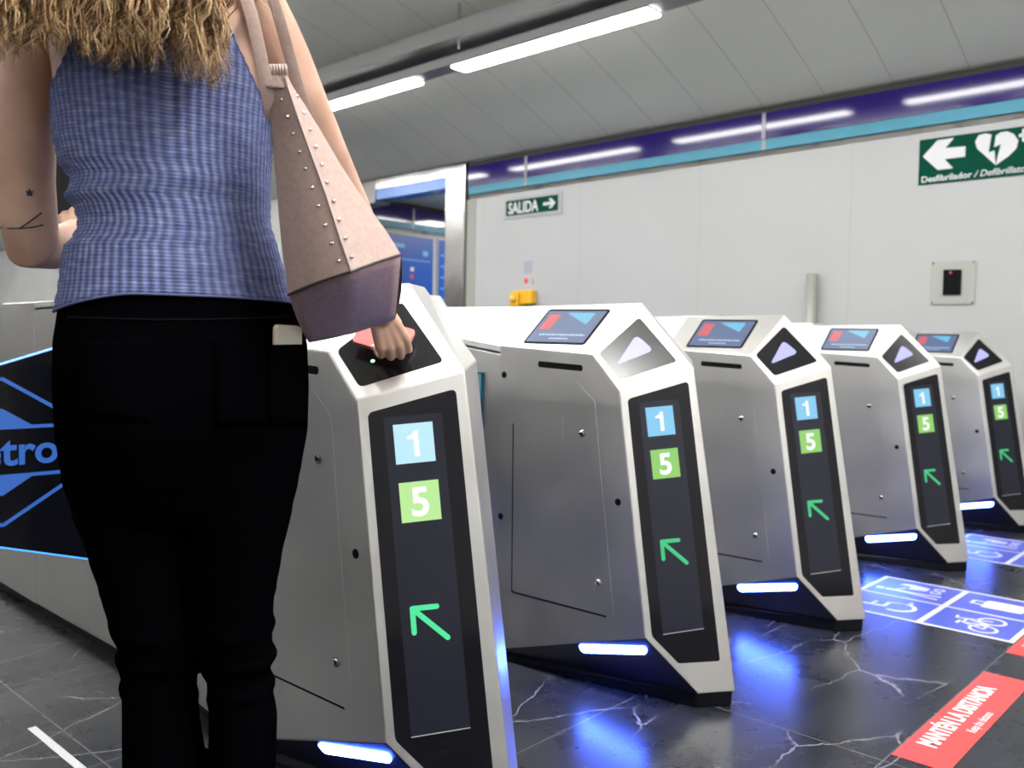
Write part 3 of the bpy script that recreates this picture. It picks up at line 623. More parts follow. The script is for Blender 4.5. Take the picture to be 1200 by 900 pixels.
# ribbed heathered blue knit: ribs follow the u of the garment
mm = mat('ribbed_blue_knit', (.16, .20, .42), .85, 0, .2); M['knit'] = mm
uv = N(mm, 'ShaderNodeUVMap'); mpk = N(mm, 'ShaderNodeMapping'); L(mm, uv, 0, mpk, 0); sep = N(mm, 'ShaderNodeSeparateXYZ'); L(mm, mpk, 0, sep, 0)
rb = MA(mm, 'SINE', MA(mm, 'MULTIPLY', sep.outputs[0], 2*math.pi/.0125))
rv = MA(mm, 'SINE', MA(mm, 'MULTIPLY', sep.outputs[1], 2*math.pi/.0052))
n1 = N(mm, 'ShaderNodeTexNoise'); n1.inputs['Scale'].default_value = 1; n1.inputs['Detail'].default_value = 4
mp3 = N(mm, 'ShaderNodeMapping'); mp3.inputs['Scale'].default_value = (30, 130, 1); L(mm, uv, 0, mp3, 0); L(mm, mp3, 0, n1, 'Vector')
hc = ramp(mm, n1.outputs[0], [(.34, (.12, .15, .34)), (.52, (.165, .195, .385)), (.70, (.25, .275, .45))])
rf = MA(mm, 'ADD', .78, MA(mm, 'MULTIPLY', rb, .22)); mxx = N(mm, 'ShaderNodeMix', data_type='RGBA', blend_type='MULTIPLY'); mxx.inputs[0].default_value = 1
mm.node_tree.links.new(hc, mxx.inputs[6]); cmb = N(mm, 'ShaderNodeCombineXYZ')
for i in range(3): mm.node_tree.links.new(rf, cmb.inputs[i])
L(mm, cmb, 0, mxx, 7); L(mm, mxx, 2, bsdf(mm), 'Base Color')
bump(mm, MA(mm, 'ADD', MA(mm, 'MULTIPLY', rb, .8), MA(mm, 'MULTIPLY', rv, .25)), .0014, .9)
mm = mat('black_denim', (.0012, .0012, .0018), .85, 0, 0); M['denim'] = mm
M['denim2'] = mat('black_denim_seam', (.003, .003, .004), .8, 0, .1)
mm = mat('pink_leather', (.56, .385, .35), .46, 0, .4); M['leather'] = mm; noisy(mm, 120, (.38, .27, .24), (.43, .31, .275), 3, 0, .0006)
mm = mat('mauve_leather_base', (.34, .235, .26), .5, 0, .35); M['leather2'] = mm; noisy(mm, 120, (.40, .28, .31), (.46, .325, .355), 3, 0, .0006)
M['piping'] = mat('dark_piping', (.05, .03, .03), .5); M['stud'] = mat('stud_metal', (.75, .70, .62), .2, 1)
M['cream'] = mat('cream_phone', (.62, .60, .50), .3); M['rose'] = mat('rose_gold_edge', (.55, .35, .28), .3, .6)
M['coral'] = mat('coral_case', (.60, .16, .15), .4); M['coral2'] = mat('white_card', (.8, .78, .76), .4)
def frame_at(l, r, y, D):
    c = P((l+r)/2, y, D); d = (c-CAM); d.z = 0; fh = d.normalized(); rh = Vector((fh.y, -fh.x, 0)); a = (r-l)/2*D/FPX
    return c, rh, fh, a
def pj(v):
    d = Vector(v)-CAM; z = d.dot(CF); return 600+FPX*d.dot(CR)/z, 450-FPX*d.dot(CU)/z
def horizon(x): return 450+FPX*(CF.z+CR.z*(x-600)/FPX)/CU.z
def azim(x):
    d = P(x, horizon(x), 1)-CAM; return math.atan2(d.x, d.y)
AZ0 = math.atan2(CF.x, CF.y)
def outline(tab, y):
    """left and right edge seen at the two sides of the level ring whose middle is seen at row y"""
    l, r, D, b = interp(tab, y); xc = (l+r)/2; hh = (horizon(xc)-y)*math.cos(azim(xc)-AZ0)
    yl = horizon(l)-hh/math.cos(azim(l)-AZ0); yr = horizon(r)-hh/math.cos(azim(r)-AZ0)
    return interp(tab, yl)[0], interp(tab, yr)[1], D, b
def frame_lr(l, r, y, D, b):
    al, ar = azim(l), azim(r); am = (al+ar)/2; xc = 600+FPX*math.tan(am-AZ0); c = P(xc, y, D); d = c-CAM; d.z = 0
    fh = d.normalized(); rh = Vector((fh.y, -fh.x, 0)); a = math.tan((ar-al)/2)*math.sqrt(d.length**2-b*b); return c, rh, fh, a
def interp(tab, y):
    if y <= tab[0][0]: return tab[0][1:]
    for p, q in zip(tab, tab[1:]):
        if y <= q[0]:
            t = (y-p[0])/(q[0]-p[0]); t = t*t*(3-2*t)*.5+t*.5
            return tuple(a+(b-a)*t for a, b in zip(p[1:], q[1:]))
    return tab[-1][1:]
def ring(y, l, r, D, b, n=40, e=2.25, dz=0, grow=0):
    c, rh, fh, a = frame_lr(l, r, y, D, b); out = []
    for j in range(n):
        t = 2*math.pi*j/n; ct, st = math.cos(t), math.sin(t)
        x = abs(ct)**(2/e)*(1 if ct >= 0 else -1); z = abs(st)**(2/e)*(1 if st >= 0 else -1)
        out.append(c+rh*(x*(a+grow))-fh*(z*(b+grow))+Vector((0, 0, dz)))
    return out
# rows of the trunk: y, left, right, depth, half thickness
BODY = [(-150, 150, 222, 1.35, .045), (-110, 148, 226, 1.36, .050), (-85, 138, 236, 1.37, .055), (-62, 112, 262, 1.38, .070), (-38, 84, 292, 1.38, .088), (0, 64, 314, 1.38, .098), (45, 58, 318, 1.38, .104), (100, 64, 318, 1.38, .106),
        (160, 72, 312, 1.38, .102), (215, 90, 308, 1.38, .094), (260, 96, 307, 1.38, .092), (310, 88, 318, 1.38, .092), (355, 80, 332, 1.38, .098), (400, 70, 350, 1.38, .118), (450, 68, 354, 1.38, .128), (500, 70, 352, 1.38, .130), (545, 76, 346, 1.38, .118), (585, 90, 336, 1.38, .098)]
TOPT = [(0, 58, 316, 1.38, .100), (40, 55, 320, 1.38, .106), (103, 60, 321, 1.38, .110), (157, 67, 316, 1.38, .106), (190, 74, 314, 1.38, .102), (210, 88, 313, 1.38, .099), (220, 86, 313, 1.38, .098), (230, 80, 313, 1.38, .097), (243, 92, 313, 1.38, .096), (256, 96, 313, 1.38, .096),
        (266, 96, 314, 1.38, .097), (278, 90, 318, 1.38, .098), (290, 79, 322, 1.38, .101), (330, 74, 333, 1.38, .106), (372, 66, 346, 1.38, .116)]
JEANS = [(326, 78, 328, 1.38, .100), (350, 70, 342, 1.38, .108), (376, 66, 352, 1.38, .116), (400, 62, 360, 1.38, .124), (450, 61, 362, 1.38, .134), (500, 63, 361, 1.38, .136), (545, 69, 354, 1.38, .124), (585, 82, 342, 1.38, .104), (606, 96, 330, 1.38, .08)]
LEGL = [(500, 66, 214, 1.38, .095), (560, 71, 220, 1.38, .100), (600, 84, 224, 1.38, .098), (650, 102, 228, 1.38, .092), (700, 118, 232, 1.38, .086), (740, 130, 234, 1.38, .080), (765, 139, 235, 1.385, .074), (782, 138, 233, 1.39, .072), (800, 142, 232, 1.39, .070), (835, 142, 235, 1.39, .074), (880, 142, 242, 1.39, .078), (940, 143, 243, 1.38, .074), (1010, 152, 232, 1.37, .060), (1080, 162, 218, 1.36, .045), (1118, 164, 214, 1.36, .042)]
LEGR = [(500, 214, 360, 1.38, .095), (560, 220, 351, 1.38, .100), (600, 222, 342, 1.38, .098), (650, 226, 331, 1.38, .092), (700, 229, 322, 1.38, .086), (740, 233, 320, 1.38, .080), (765, 236, 321, 1.385, .074), (782, 240, 318, 1.39, .072), (800, 242, 320, 1.39, .070), (835, 244, 326, 1.39, .074), (880, 244, 325, 1.39, .078), (940, 243, 320, 1.38, .074), (1010, 252, 312, 1.37, .060), (1080, 258, 304, 1.36, .045), (1118, 260, 302, 1.36, .042)]
def loft_rows(mb, tab, step=8, n=40, e=2.25, fx=None, **kw):
    y = tab[0][0]; rows = []
    while y < tab[-1][0]: rows.append(y); y += step
    rows.append(tab[-1][0]); R_ = []
    for y in rows:
        v = outline(tab, y); rr = ring(y, *v, n=n, e=e, **kw)
        if fx: rr = fx(y, rr)
        R_.append(rr)
    mb.loft(R_)
def remesh(mb, name, mts, parent, vox, smooth=4, fac=.5, extra=None):
    tmp = mb.build('tmp', mts); rm = tmp.modifiers.new('r', 'REMESH'); rm.mode = 'VOXEL'; rm.voxel_size = vox
    sm = tmp.modifiers.new('s', 'SMOOTH'); sm.iterations = smooth; sm.factor = fac
    dg = bpy.context.evaluated_depsgraph_get(); me = bpy.data.meshes.new_from_object(tmp.evaluated_get(dg))
    bpy.data.objects.remove(tmp); me.name = name
    if not me.materials:
        for q in (mts if isinstance(mts, list) else [mts]): me.materials.append(q)
    for p_ in me.polygons: p_.use_smooth = True
    if extra: extra(me)
    return link(name, me, parent)
def hand(mb, wrist, fwd, back, thumb_side, sc, curls, spread=.06, thumb=(.5, .55)):
    """palm and five separate fingers; fwd = wrist to knuckles, back = out of the back of the hand, thumb_side = towards the thumb"""
    f = Vector(fwd).normalized(); b = Vector(back); b = (b-f*b.dot(f)).normalized(); s = f.cross(b)
    if s.dot(Vector(thumb_side)) < 0: s = -s
    wr = Vector(wrist); tips = []
    for i, (off, ln, pl, rd) in enumerate(((.030, .078, .086, .0088), (.010, .084, .090, .0092), (-.010, .077, .086, .0087), (-.029, .062, .077, .0078))):
        base = wr+s*(off*.45*sc)+f*(.006*sc); mcp = wr+s*off*sc+f*(pl*.93*sc)+b*(.004*sc)
        mid = base.lerp(mcp, .5)+b*.001
        mb.tube([base-b*.006*sc, mid-b*.004*sc, mcp-b*.002*sc], [.0135*sc, .0135*sc, .0112*sc], seg=10)
        dirn = (f+s*(off*spread/.03)).normalized(); c1, c2, c3 = curls[i]; pts = [mcp]; ang = 0; p = mcp; rad = [rd*1.12*sc]
        for c_, l_, r_ in ((c1, .46, 1.0), (c2, .29, .93), (c3, .25, .82)):
            ang += math.radians(c_); d = dirn*math.cos(ang)-b*math.sin(ang)
            pts.append(p+d*(ln*l_*.5*sc)); rad.append(rd*r_*.97*sc); p = p+d*(ln*l_*sc); pts.append(p); rad.append(rd*r_*sc)
        mb.tube(pts, rad, seg=10); tips.append((p, d, b*math.cos(ang)+dirn*math.sin(ang), rad[-1], s))
    t0 = wr+s*(.018*sc)+f*(.014*sc)-b*(.008*sc); a1, a2 = thumb
    d1 = (f*math.cos(a1)+s*math.sin(a1)-b*.35).normalized(); t1 = t0+d1*(.040*sc); d2 = (f*.85+s*.15-b*a2).normalized(); t2 = t1+d2*.033*sc; d3 = (f*.8-s*.15-b*a2).normalized(); t3 = t2+d3*.026*sc
    mb.tube([t0, t1, t1.lerp(t2, .5), t2, t2.lerp(t3, .5), t3], [.015*sc, .0115*sc, .0103*sc, .0100*sc, .0095*sc, .0082*sc], seg=10)
    return tips
person = empty('person', (0.67, 1.29, 0)); PO = Vector((0.67, 1.29, 0))
tag(person, 'person seen from behind in blue ribbed top and black jeans, tapping a gate', 'person')
# the body: trunk, arms, neck, head, legs and hands in one surface
bd = MB(); loft_rows(bd, BODY, 12)
for T in (LEGL, LEGR): loft_rows(bd, [(y, l+7, r-7, D, b-.010) for y, l, r, D, b in T], 14, 28)
for sx_ in (LEGL, LEGR):
    y, l, r, D, b = sx_[-1]; c, rh, fh, a = frame_at(l, r, y, D)
    c.z = max(c.z, .075); bd.tube([c, Vector((c.x, c.y, .055))+fh*.05, Vector((c.x, c.y, .035))+fh*.13], [.036, .036, .028])
# right arm (bare, reaching to the reader)
bd.tube([P(262, -22, 1.385), P(292, 4, 1.385), P(314, 44, 1.395), P(331, 78, 1.405), P(348, 114, 1.42), P(376, 178, 1.48), P(398, 225, 1.545), P(412, 256, 1.58), P(424, 292, 1.635), P(437, 335, 1.715), P(446, 367, 1.77)],
        [.058, .0545, .0515, .0490, .0450, .0430, .0410, .0400, .0400, .0340, .0265], seg=24)
rt = hand(bd, P(446, 366, 1.77), P(461, 405, 1.81)-P(446, 366, 1.77), CR*.15-CF*.85+Vector((0, 0, .35)), CR, .98,
          [(24, 62, 40), (26, 66, 45), (30, 66, 45), (32, 62, 42)], thumb=(.35, .8))
# left arm (bent, forearm forward, holding a black phone)
bd.tube([P(118, -20, 1.385), P(84, 6, 1.385), P(60, 34, 1.38), P(42, 66, 1.375), P(31, 110, 1.375), P(28, 160, 1.38), P(29, 215, 1.39), P(34, 262, 1.395), P(38, 287, 1.40), P(60, 290, 1.46), P(78, 282, 1.56), P(88, 272, 1.64)],
        [.056, .055, .052, .049, .0465, .0460, .0440, .0420, .0420, .0360, .0300, .0245], seg=24)
lt = hand(bd, P(87, 274, 1.64), P(93, 236, 1.72)-P(87, 274, 1.64), -CF+CR*.1, CR, .9, [(15, 35, 25)]*4)
# neck and head
HD = P(184, -198, 1.385); FH = Vector((HD.x, HD.y, 0)).normalized(); RH = Vector((FH.y, -FH.x, 0))
def hp(x, y, z): return HD+RH*x+FH*y+Vector((0, 0, z))
bd.tube([P(188, -60, 1.38), P(187, -110, 1.37), P(185, -150, 1.38)], [.062, .056, .054], seg=20)
rings = []
for z, rx, ry, oy in ((-.125, .020, .018, .062), (-.115, .038, .032, .050), (-.085, .056, .066, .022), (-.045, .068, .088, .008), (0, .075, .100, 0), (.04, .078, .104, -.003), (.08, .070, .094, -.006), (.108, .048, .066, -.006), (.120, .020, .030, -.006)):
    rings.append([hp(rx*math.cos(2*math.pi*j/24), oy+ry*math.sin(2*math.pi*j/24), z) for j in range(24)])
bd.loft(rings)
bd.tube([hp(0, .094, .012), hp(0, .106, -.015), hp(0, .116, -.034), hp(0, .103, -.042)], [.008, .010, .012, .009], seg=10)
for sg in (-1, 1):
    bd.tube([hp(.077*sg, .0, .02), hp(.086*sg, -.006, .005), hp(.080*sg, .002, -.028)], [.012, .014, .009], seg=10)
    bd.tube([hp(.045*sg, .088, .030), hp(.020*sg, .098, .028)], [.010, .010], seg=8)
bd.tube([hp(-.020, .093, -.071), hp(0, .099, -.069), hp(.020, .093, -.071)], [.006, .008, .006], seg=8)
body = remesh(bd, 'body', M['skin'], person, .0036, 5)
body.location = -PO
def pchild(o, par=person): o.location = -PO if par is person else (0, 0, 0); return o
for sg in (-1, 1):
    e_ = pchild(MB().ball(hp(.032*sg, .086, .008), .012).build('eye', M['eye'], person, True)); MB().ball(hp(.032*sg, .0955, .008), .0055).build('iris', M['iris'], e_, True)
pchild(MB().tube([hp(-.020, .099, -.071), hp(0, .1055, -.069), hp(.020, .099, -.071)], [.0035, .006, .0035], seg=8).build('lips', M['lips'], person, True))
for tp_, d_, nb, rr_, s_ in rt:
    c_ = tp_+nb*(rr_*.72); q_ = [c_+s_*(.0052*math.cos(a))+d_*(.0070*math.sin(a)+.002) for a in [i*math.pi/6 for i in range(12)]]
    pchild(MB().prism(q_, nb, .0016, sink=.003).build('fingernail', M['nail'], person, True))
# tattoos on the left upper arm: thin ink set on the skin
from mathutils.bvhtree import BVHTree
def bvh(o): return BVHTree.FromPolygons([o.matrix_basis @ v.co for v in o.data.vertices], [p.vertices[:] for p in o.data.polygons])
bb = BVHTree.FromPolygons([v.co for v in body.data.vertices], [p.vertices[:] for p in body.data.polygons])
def onbody(px, py, tree, lift=.0004):
    d = (P(px, py, 1)-CAM).normalized(); h_, n_, _, _ = tree.ray_cast(CAM, d)
    if h_ is None: return None
    return h_+n_*lift
tb = MB()
for path in (((1, 266.5), (12, 267.5), (24, 267.5), (38, 266.5), (50, 263.5)), ((24, 267), (33, 261), (41, 255), (48.5, 249.5))):
    pts = [onbody(*q, bb) for q in path]; pts = [q for q in pts if q]; tb.tube(pts, .0011, seg=6)
pchild(tb.build('line_tattoo', M['ink'], person))
tb = MB(); c_ = onbody(34.5, 226, bb); 
for a in range(5): tb.tube([c_, onbody(34.5+4.0*math.cos(a*1.2566-.3), 226+4.0*math.sin(a*1.2566-.3), bb)], [.0028, .0010], seg=6)
pchild(tb.build('star_tattoo', M['ink'], person))
# ribbed top -------------------------------------------------------
def llim(y): return 60+max(0, 103-y)*.45
def rlim(y): return 318-max(0, 140-y)*.45
def hemy(px): return 350+max(0, (165-px))**1.6*.0135+max(0, px-250)*.02
def top_point(y, t, inner=0):
    v = outline(TOPT, y); b = v[3]; c, rh, fh, a = frame_lr(*v[:2], y, v[2], b); ct, st = math.cos(t), math.sin(t); e = 2.25
    x = abs(ct)**(2/e)*(1 if ct >= 0 else -1); z = abs(st)**(2/e)*(1 if st >= 0 else -1)
    a += inner; b += inner
    # folds at the waist: soft diagonal creases running in from the left side
    px = (v[0]+v[1])/2+(v[1]-v[0])/2*x; fold = 0
    if st > 0:
        k = math.exp(-((px-110)/70)**2)
        for y0, sl, am, wd in ((222, .18, .0045, 9), (252, -.25, .0045, 8), (284, -.12, .0045, 8), (196, .30, .002, 10)): fold += am*k*math.exp(-((y-y0-sl*(px-90))/wd)**2)
        k2 = math.exp(-((px-300)/45)**2)
        for y0, sl, am, wd in ((186, .6, .004, 9), (240, -.3, .004, 12), (300, -.25, .004, 9)): fold += am*k2*math.exp(-((y-y0-sl*(px-300))/wd)**2)
        fold += .0022*math.sin(y*.055+px*.012)
        fold -= .006*math.exp(-((px-192)/10)**2)*max(0, min(1, (300-y)/200))      # hollow along the spine
    return c+rh*(x*a)-fh*(z*(b+fold))
NU = 96; NV = 84; V_ = []; F_ = []; UVs = []
def limits(yb):
    """angles on this level where the cut of the top begins and ends"""
    if yb > 150: return 0, math.pi
    tl = math.pi; k = math.pi
    while k > math.pi/2:
        x, y = pj(top_point(yb, k, .0035))
        if x >= llim(y): break
        k -= .02
    tl = k; k = 0
    while k < math.pi/2:
        x, y = pj(top_point(yb, k, .0035))
        if x <= rlim(y): break
        k += .02
    return k, tl
LIM = [limits(28+(346-28)*iv/NV) for iv in range(NV+1)]
for half in (1, -1):
    o0 = len(V_)
    for iv in range(NV+1):
        s_ = iv/NV; yb = 28+(346-28)*s_; l, r = interp(TOPT, yb)[:2]; tr, tl = LIM[iv]
        for iu in range(NU+1):
            u = iu/NU; t = tr+(tl-tr)*u
            px = (l+r)/2+(r-l)/2*math.cos(t)
            y = yb+(hemy(px)-346)*max(0, (s_-.80)/.2)**1.5
            V_.append(top_point(y, t*half, .0035)); UVs.append(((t/math.pi)*.46+(0 if half > 0 else .5), -y*.00133))
    w1 = NU+1
    for iv in range(NV):
        for iu in range(NU): a = o0+iv*w1+iu; F_.append([a, a+1, a+w1+1, a+w1])
top = mesh('tank_top', V_, F_, M['knit'], person, True); pchild(top)
ul = top.data.uv_layers.new(name='UVMap')
for lp in top.data.loops: ul.data[lp.index].uv = UVs[lp.vertex_index]
so = top.modifiers.new('cloth', 'SOLIDIFY'); so.thickness = .002; so.offset = 0
w1 = NU+1
# rolled edges: armholes, side seam and hem (sub-parts of the top)
def edge(idx, rad, nm, wav=0):
    pts = [V_[i]+(V_[i]-Vector((PO.x, PO.y, V_[i].z))).normalized()*(wav*math.sin(k*2.1)+.0005) for k, i in enumerate(idx)]
    MB().tube(pts, rad, seg=6, cap=False).build(nm, M['knit'], top, True)
edge([iv*w1+NU for iv in range(0, NV+1)], .0022, 'frilled_edge', .0012)
edge([iv*w1 for iv in range(0, NV+1)], .0020, 'frilled_edge', .0008)
edge([NV*w1+iu for iu in range(0, NU+1)], .0020, 'hem')
for a_, b_ in (((262, 30), (206, -75)), ((100, 30), (160, -75))):
    pts = []
    for k in range(8):
        t = k/7; q = onbody(a_[0]+(b_[0]-a_[0])*t, a_[1]+(b_[1]-a_[1])*t, bb, .003)
        if q: pts.append(q)
    if len(pts) > 2: MB().tube(pts, .006, seg=8).build('halter_strap', M['knit'], top, True)
# jeans ------------------------------------------------------------
jb = MB()
def butt(y, rr):
    out = []
    for j, p in enumerate(rr):
        t = 2*math.pi*j/len(rr); 
        if math.sin(t) > 0:
            k = math.exp(-((y-480)/55)**2)*(math.exp(-((math.cos(t)-.48)/.33)**2)+math.exp(-((math.cos(t)+.48)/.33)**2))
            p = p-FH*(.022*k)
        out.append(p)
    return out
loft_rows(jb, JEANS, 8, 56, 2.3, fx=butt)
def knee(side):
    def fx(y, rr):
        out = []
        for j, p in enumerate(rr):
            t = 2*math.pi*j/len(rr); f_ = 0
            for y0, am, sl in ((700, .0025, 12), (722, .0035, -14), (741, .0045, 15), (758, .0050, -12), (774, .0055, 10), (790, .005, -14), (808, .0035, 10), (560+0, .002, 20), (586, .002, -15)): f_ += am*math.exp(-((y-y0-sl*math.cos(t+side))/4.5)**2)
            c_ = sum(rr, Vector())/len(rr); d = (p-c_).normalized(); out.append(p+d*f_*.8)
        return out
    return fx
loft_rows(jb, LEGL, 3, 36, fx=knee(.4)); loft_rows(jb, LEGR, 3, 36, fx=knee(2.4))
jeans = pchild(remesh(jb, 'jeans', M['denim'], person, .0045, 3))
jt = BVHTree.FromPolygons([v.co for v in jeans.data.vertices], [p.vertices[:] for p in jeans.data.polygons])
def patch(pts, name, parent, mt, th=.0022, nx=10):
    """cloth patch laid over the jeans between four corners given in the photo"""
    (ax, ay), (bx, by), (cx_, cy_), (dx, dy) = pts; V1 = []; 
    for i in range(nx+1):
        for j in range(nx+1):
            u, v = i/nx, j/nx; x = (ax*(1-u)+bx*u)*(1-v)+(dx*(1-u)+cx_*u)*v; y = (ay*(1-u)+by*u)*(1-v)+(dy*(1-u)+cy_*u)*v
            q = onbody(x, y, jt, th); 
            if q is None: q = P(x, y, 1.3)
            V1.append(q)
    F1 = [[i*(nx+1)+j, i*(nx+1)+j+1, (i+1)*(nx+1)+j+1, (i+1)*(nx+1)+j] for i in range(nx) for j in range(nx)]
    o = mesh(name, V1, F1, mt, parent, True); s2 = o.modifiers.new('th', 'SOLIDIFY'); s2.thickness = .0016; return o
patch([(90, 398), (182, 396), (176, 496), (92, 486)], 'back_pocket', jeans, M['denim'], .0010)
patch([(250, 398), (350, 404), (344, 500), (252, 500)], 'back_pocket', jeans, M['denim'], .0010)
for py_ in ((72, 372), ):
    pts = [onbody(80+i*26, 372+3*math.sin(i*.33), jt, .002) for i in range(11)]
    MB().tube([q for q in pts if q], .0012, seg=6).build('waistband_seam', M['denim2'], jeans)
# shoes (below the frame)
for T in (LEGL, LEGR):
    y, l, r, D, b = T[-1]; c, rh, fh, a = frame_at(l, r, y, D); s2 = MB(); R_ = []
    for f_, wd, hh in ((-.06, .022, .05), (-.05, .034, .085), (-.01, .040, .10), (.05, .043, .085), (.11, .048, .062), (.16, .046, .05), (.195, .032, .04), (.205, .015, .03)):
        cc_ = Vector((c.x, c.y, 0))+fh*f_; R_.append([cc_+rh*(wd*math.cos(2*math.pi*j/16))+Vector((0, 0, .012+(hh-.012)*(.5+.5*math.sin(2*math.pi*j/16)))) for j in range(16)])
    s2.loft(R_); sh = pchild(s2.build('shoe', M['rubber'], person, True))
    pts = [Vector((c.x, c.y, 0))+fh*f_+rh*x for f_, x in ((-.065, 0), (-.05, .034), (.05, .045), (.14, .050), (.195, .036), (.212, 0), (.195, -.036), (.14, -.05), (.05, -.045), (-.05, -.034))]
    MB().prism(rpoly(pts, .02), (0, 0, 1), .016, sink=0).build('sole', M['white'], sh)
# hair ---------------------------------------------------------------
mm = mat('wavy_blonde_hair', (.4, .26, .12), .42, 0, .5); M['hair'] = mm
gi = N(mm, 'ShaderNodeNewGeometry')
o_ = ramp(mm, gi.outputs['Random Per Island'], [(0, (.075, .035, .014)), (.35, (.27, .145, .058)), (.7, (.50, .31, .14)), (1, (.80, .58, .34))]); mm.node_tree.links.new(o_, bsdf(mm).inputs['Base Color'])
M['hairin'] = mat('inner_hair', (.07, .038, .016), .8)
hb = MB(); rng = random.Random(11)
TIP = [(-20, 66), (10, 68), (34, 62), (60, 52), (85, 58), (105, 68), (130, 76), (150, 72), (178, 72), (200, 82), (220, 90), (236, 92), (250, 104), (262, 92), (272, 70)]
def tipy(x):
    for (a, b), (c_, d) in zip(TIP, TIP[1:]):
        if x <= c_: return b+(d-b)*(x-a)/(c_-a)
    return 60
cap_ = []
for z, rx, ry in ((.135, .03, .04), (.128, .058, .078), (.10, .086, .112), (.05, .096, .124), (0, .096, .124), (-.05, .098, .120), (-.10, .10, .11)):
    cap_.append([hp(rx*math.cos(a), -.018+ry*math.sin(a) if math.sin(a) < .35 else -.018+ry*math.sin(a)*.55, z) for a in [2*math.pi*j/28 for j in range(28)]])
hm = MB(); hm.loft(cap_)
RW = [(-130, 118, 246, 1.32, .075), (-90, 100, 256, 1.305, .060), (-50, 62, 258, 1.295, .045), (-10, 22, 256, 1.280, .030), (14, -14, 254, 1.272, .020), (34, -12, 246, 1.270, .012)]
hm.loft([ring(*v, n=28) for v in RW])
hair = pchild(hm.build('hair', M['hairin'], person, True))
def strand(x0, x1, yt, D1, th, am, ph, seg=4, y_start=-330, fr=1.0):
    n = 46; pts = []
    for i in range(n):
        t = i/(n-1)
        if t < .22:
            a_k = t/.22; a = math.radians(112*(1-a_k)); xx = x0*.100*(.22+.78*math.sin(math.pi/2*min(1, a_k*1.3))); rr_ = math.sqrt(max(.05, 1-(xx/.112)**2)); q = hp(xx, -.018-.136*math.cos(a)*rr_, .146*math.sin(a)*rr_+.004)
        else:
            k = (t-.22)/.78; y = -195+(yt+195)*k; s2 = k*k*(3-2*k); px = (184+x0*80)*(1-s2)+x1*s2; D = 1.255*(1-k)+D1*k
            w_ = am*min(1, k*2.5); px += w_*math.sin(k*27*fr+ph)+w_*.45*math.sin(k*49*fr+ph*2.3); D += (w_*.0012)*math.cos(k*27*fr+ph*1.7)
            q = P(px, y+w_*.35*math.cos(k*31*fr+ph), D)
        pts.append(q)
    rad = [th*(1 if i < n*.7 else max(.18, 1-(i-n*.7)/(n*.3)*.85)) for i in range(n)]
    return pts, rad
sb_ = MB()
for lock in range(150):
    x1 = -26+290*(lock+.5)/150+rng.uniform(-6, 6); x0 = max(-1, min(1, (x1-122)/150+rng.uniform(-.15, .15))); ph = rng.uniform(0, 6.28); am = rng.uniform(4, 9); D1 = rng.uniform(1.175, 1.245); fr = rng.uniform(.8, 1.3)
    yt = tipy(x1)+rng.uniform(-22, 8)
    for k in range(9):
        j = rng.gauss(0, 3.2); pts, rad = strand(x0+rng.uniform(-.05, .05), x1+j+rng.uniform(-3, 3), yt+rng.uniform(-16, 8), D1+rng.uniform(-.006, .006), rng.uniform(.0007, .0018), am+rng.uniform(-1.5, 2.5), ph+rng.uniform(-.45, .45), fr=fr)
        sb_.tube(pts, rad, seg=4, cap=False)
# loose flyaways and the few hairs on the right shoulder
for k in range(70):
    x1 = rng.uniform(-20, 268); pts, rad = strand(rng.uniform(-1, 1), x1, tipy(x1)+rng.uniform(-10, 18), rng.uniform(1.20, 1.25), rng.uniform(.0003, .0006), rng.uniform(6, 14), rng.uniform(0, 6), fr=rng.uniform(.7, 1.5)); sb_.tube(pts, rad, seg=3, cap=False)
for k in range(22):
    pts = []; ph = rng.uniform(0, 6); x2 = rng.uniform(306, 342); y2 = rng.uniform(2, 26); D2 = rng.uniform(1.27, 1.32)
    for i in range(24):
        t = i/23; pts.append(P(225+(x2-225)*t+6*math.sin(t*9+ph)*t, -200+(y2+200)*t+4*math.cos(t*11+ph)*t, 1.29+(D2-1.29)*t))
    sb_.tube(pts, [.0007*(1-.7*i/23) for i in range(24)], seg=3, cap=False)
st_ = sb_.build('wavy_strands', M['hair'], hair, True); st_['kind'] = 'stuff'
# phone in the back pocket -------------------------------------------
def slab(cn, ux, uy, hx, hy, th, mt, name, parent, r=.008, off=(0, 0, 0)):
    ux = Vector(ux).normalized(); uy = Vector(uy); uy = (uy-ux*uy.dot(ux)).normalized(); n = ux.cross(uy)
    pts = [Vector(cn)+ux*a+uy*b for a, b in ((-hx, -hy), (hx, -hy), (hx, hy), (-hx, hy))]
    return bevel(MB().prism(rpoly(pts, r), n, th/2, sink=th/2).build(name, mt, parent, off=off), .0015)
a0 = onbody(322, 405, jt, .004); a1 = onbody(352, 405, jt, .004); ux = (a1-a0).normalized(); ux.z -= .02; up_ = Vector((0, 0, 1))+ux*.09
half = .0285; pc = a0+ux*(half-.001)-up_.normalized()*.036+CF*.000
t = empty('phone', tuple(pc)); tag(t, 'cream phone sticking out of the right back pocket of the black jeans', 'phone')
slab(pc, ux, up_, half, .066, .008, M['cream'], 'body', t, .008, off=pc)
slab(pc-ux.normalized().cross(up_.normalized())*.0026, ux, up_, half+.0012, .0672, .003, M['rose'], 'rim', t, .009, off=pc)
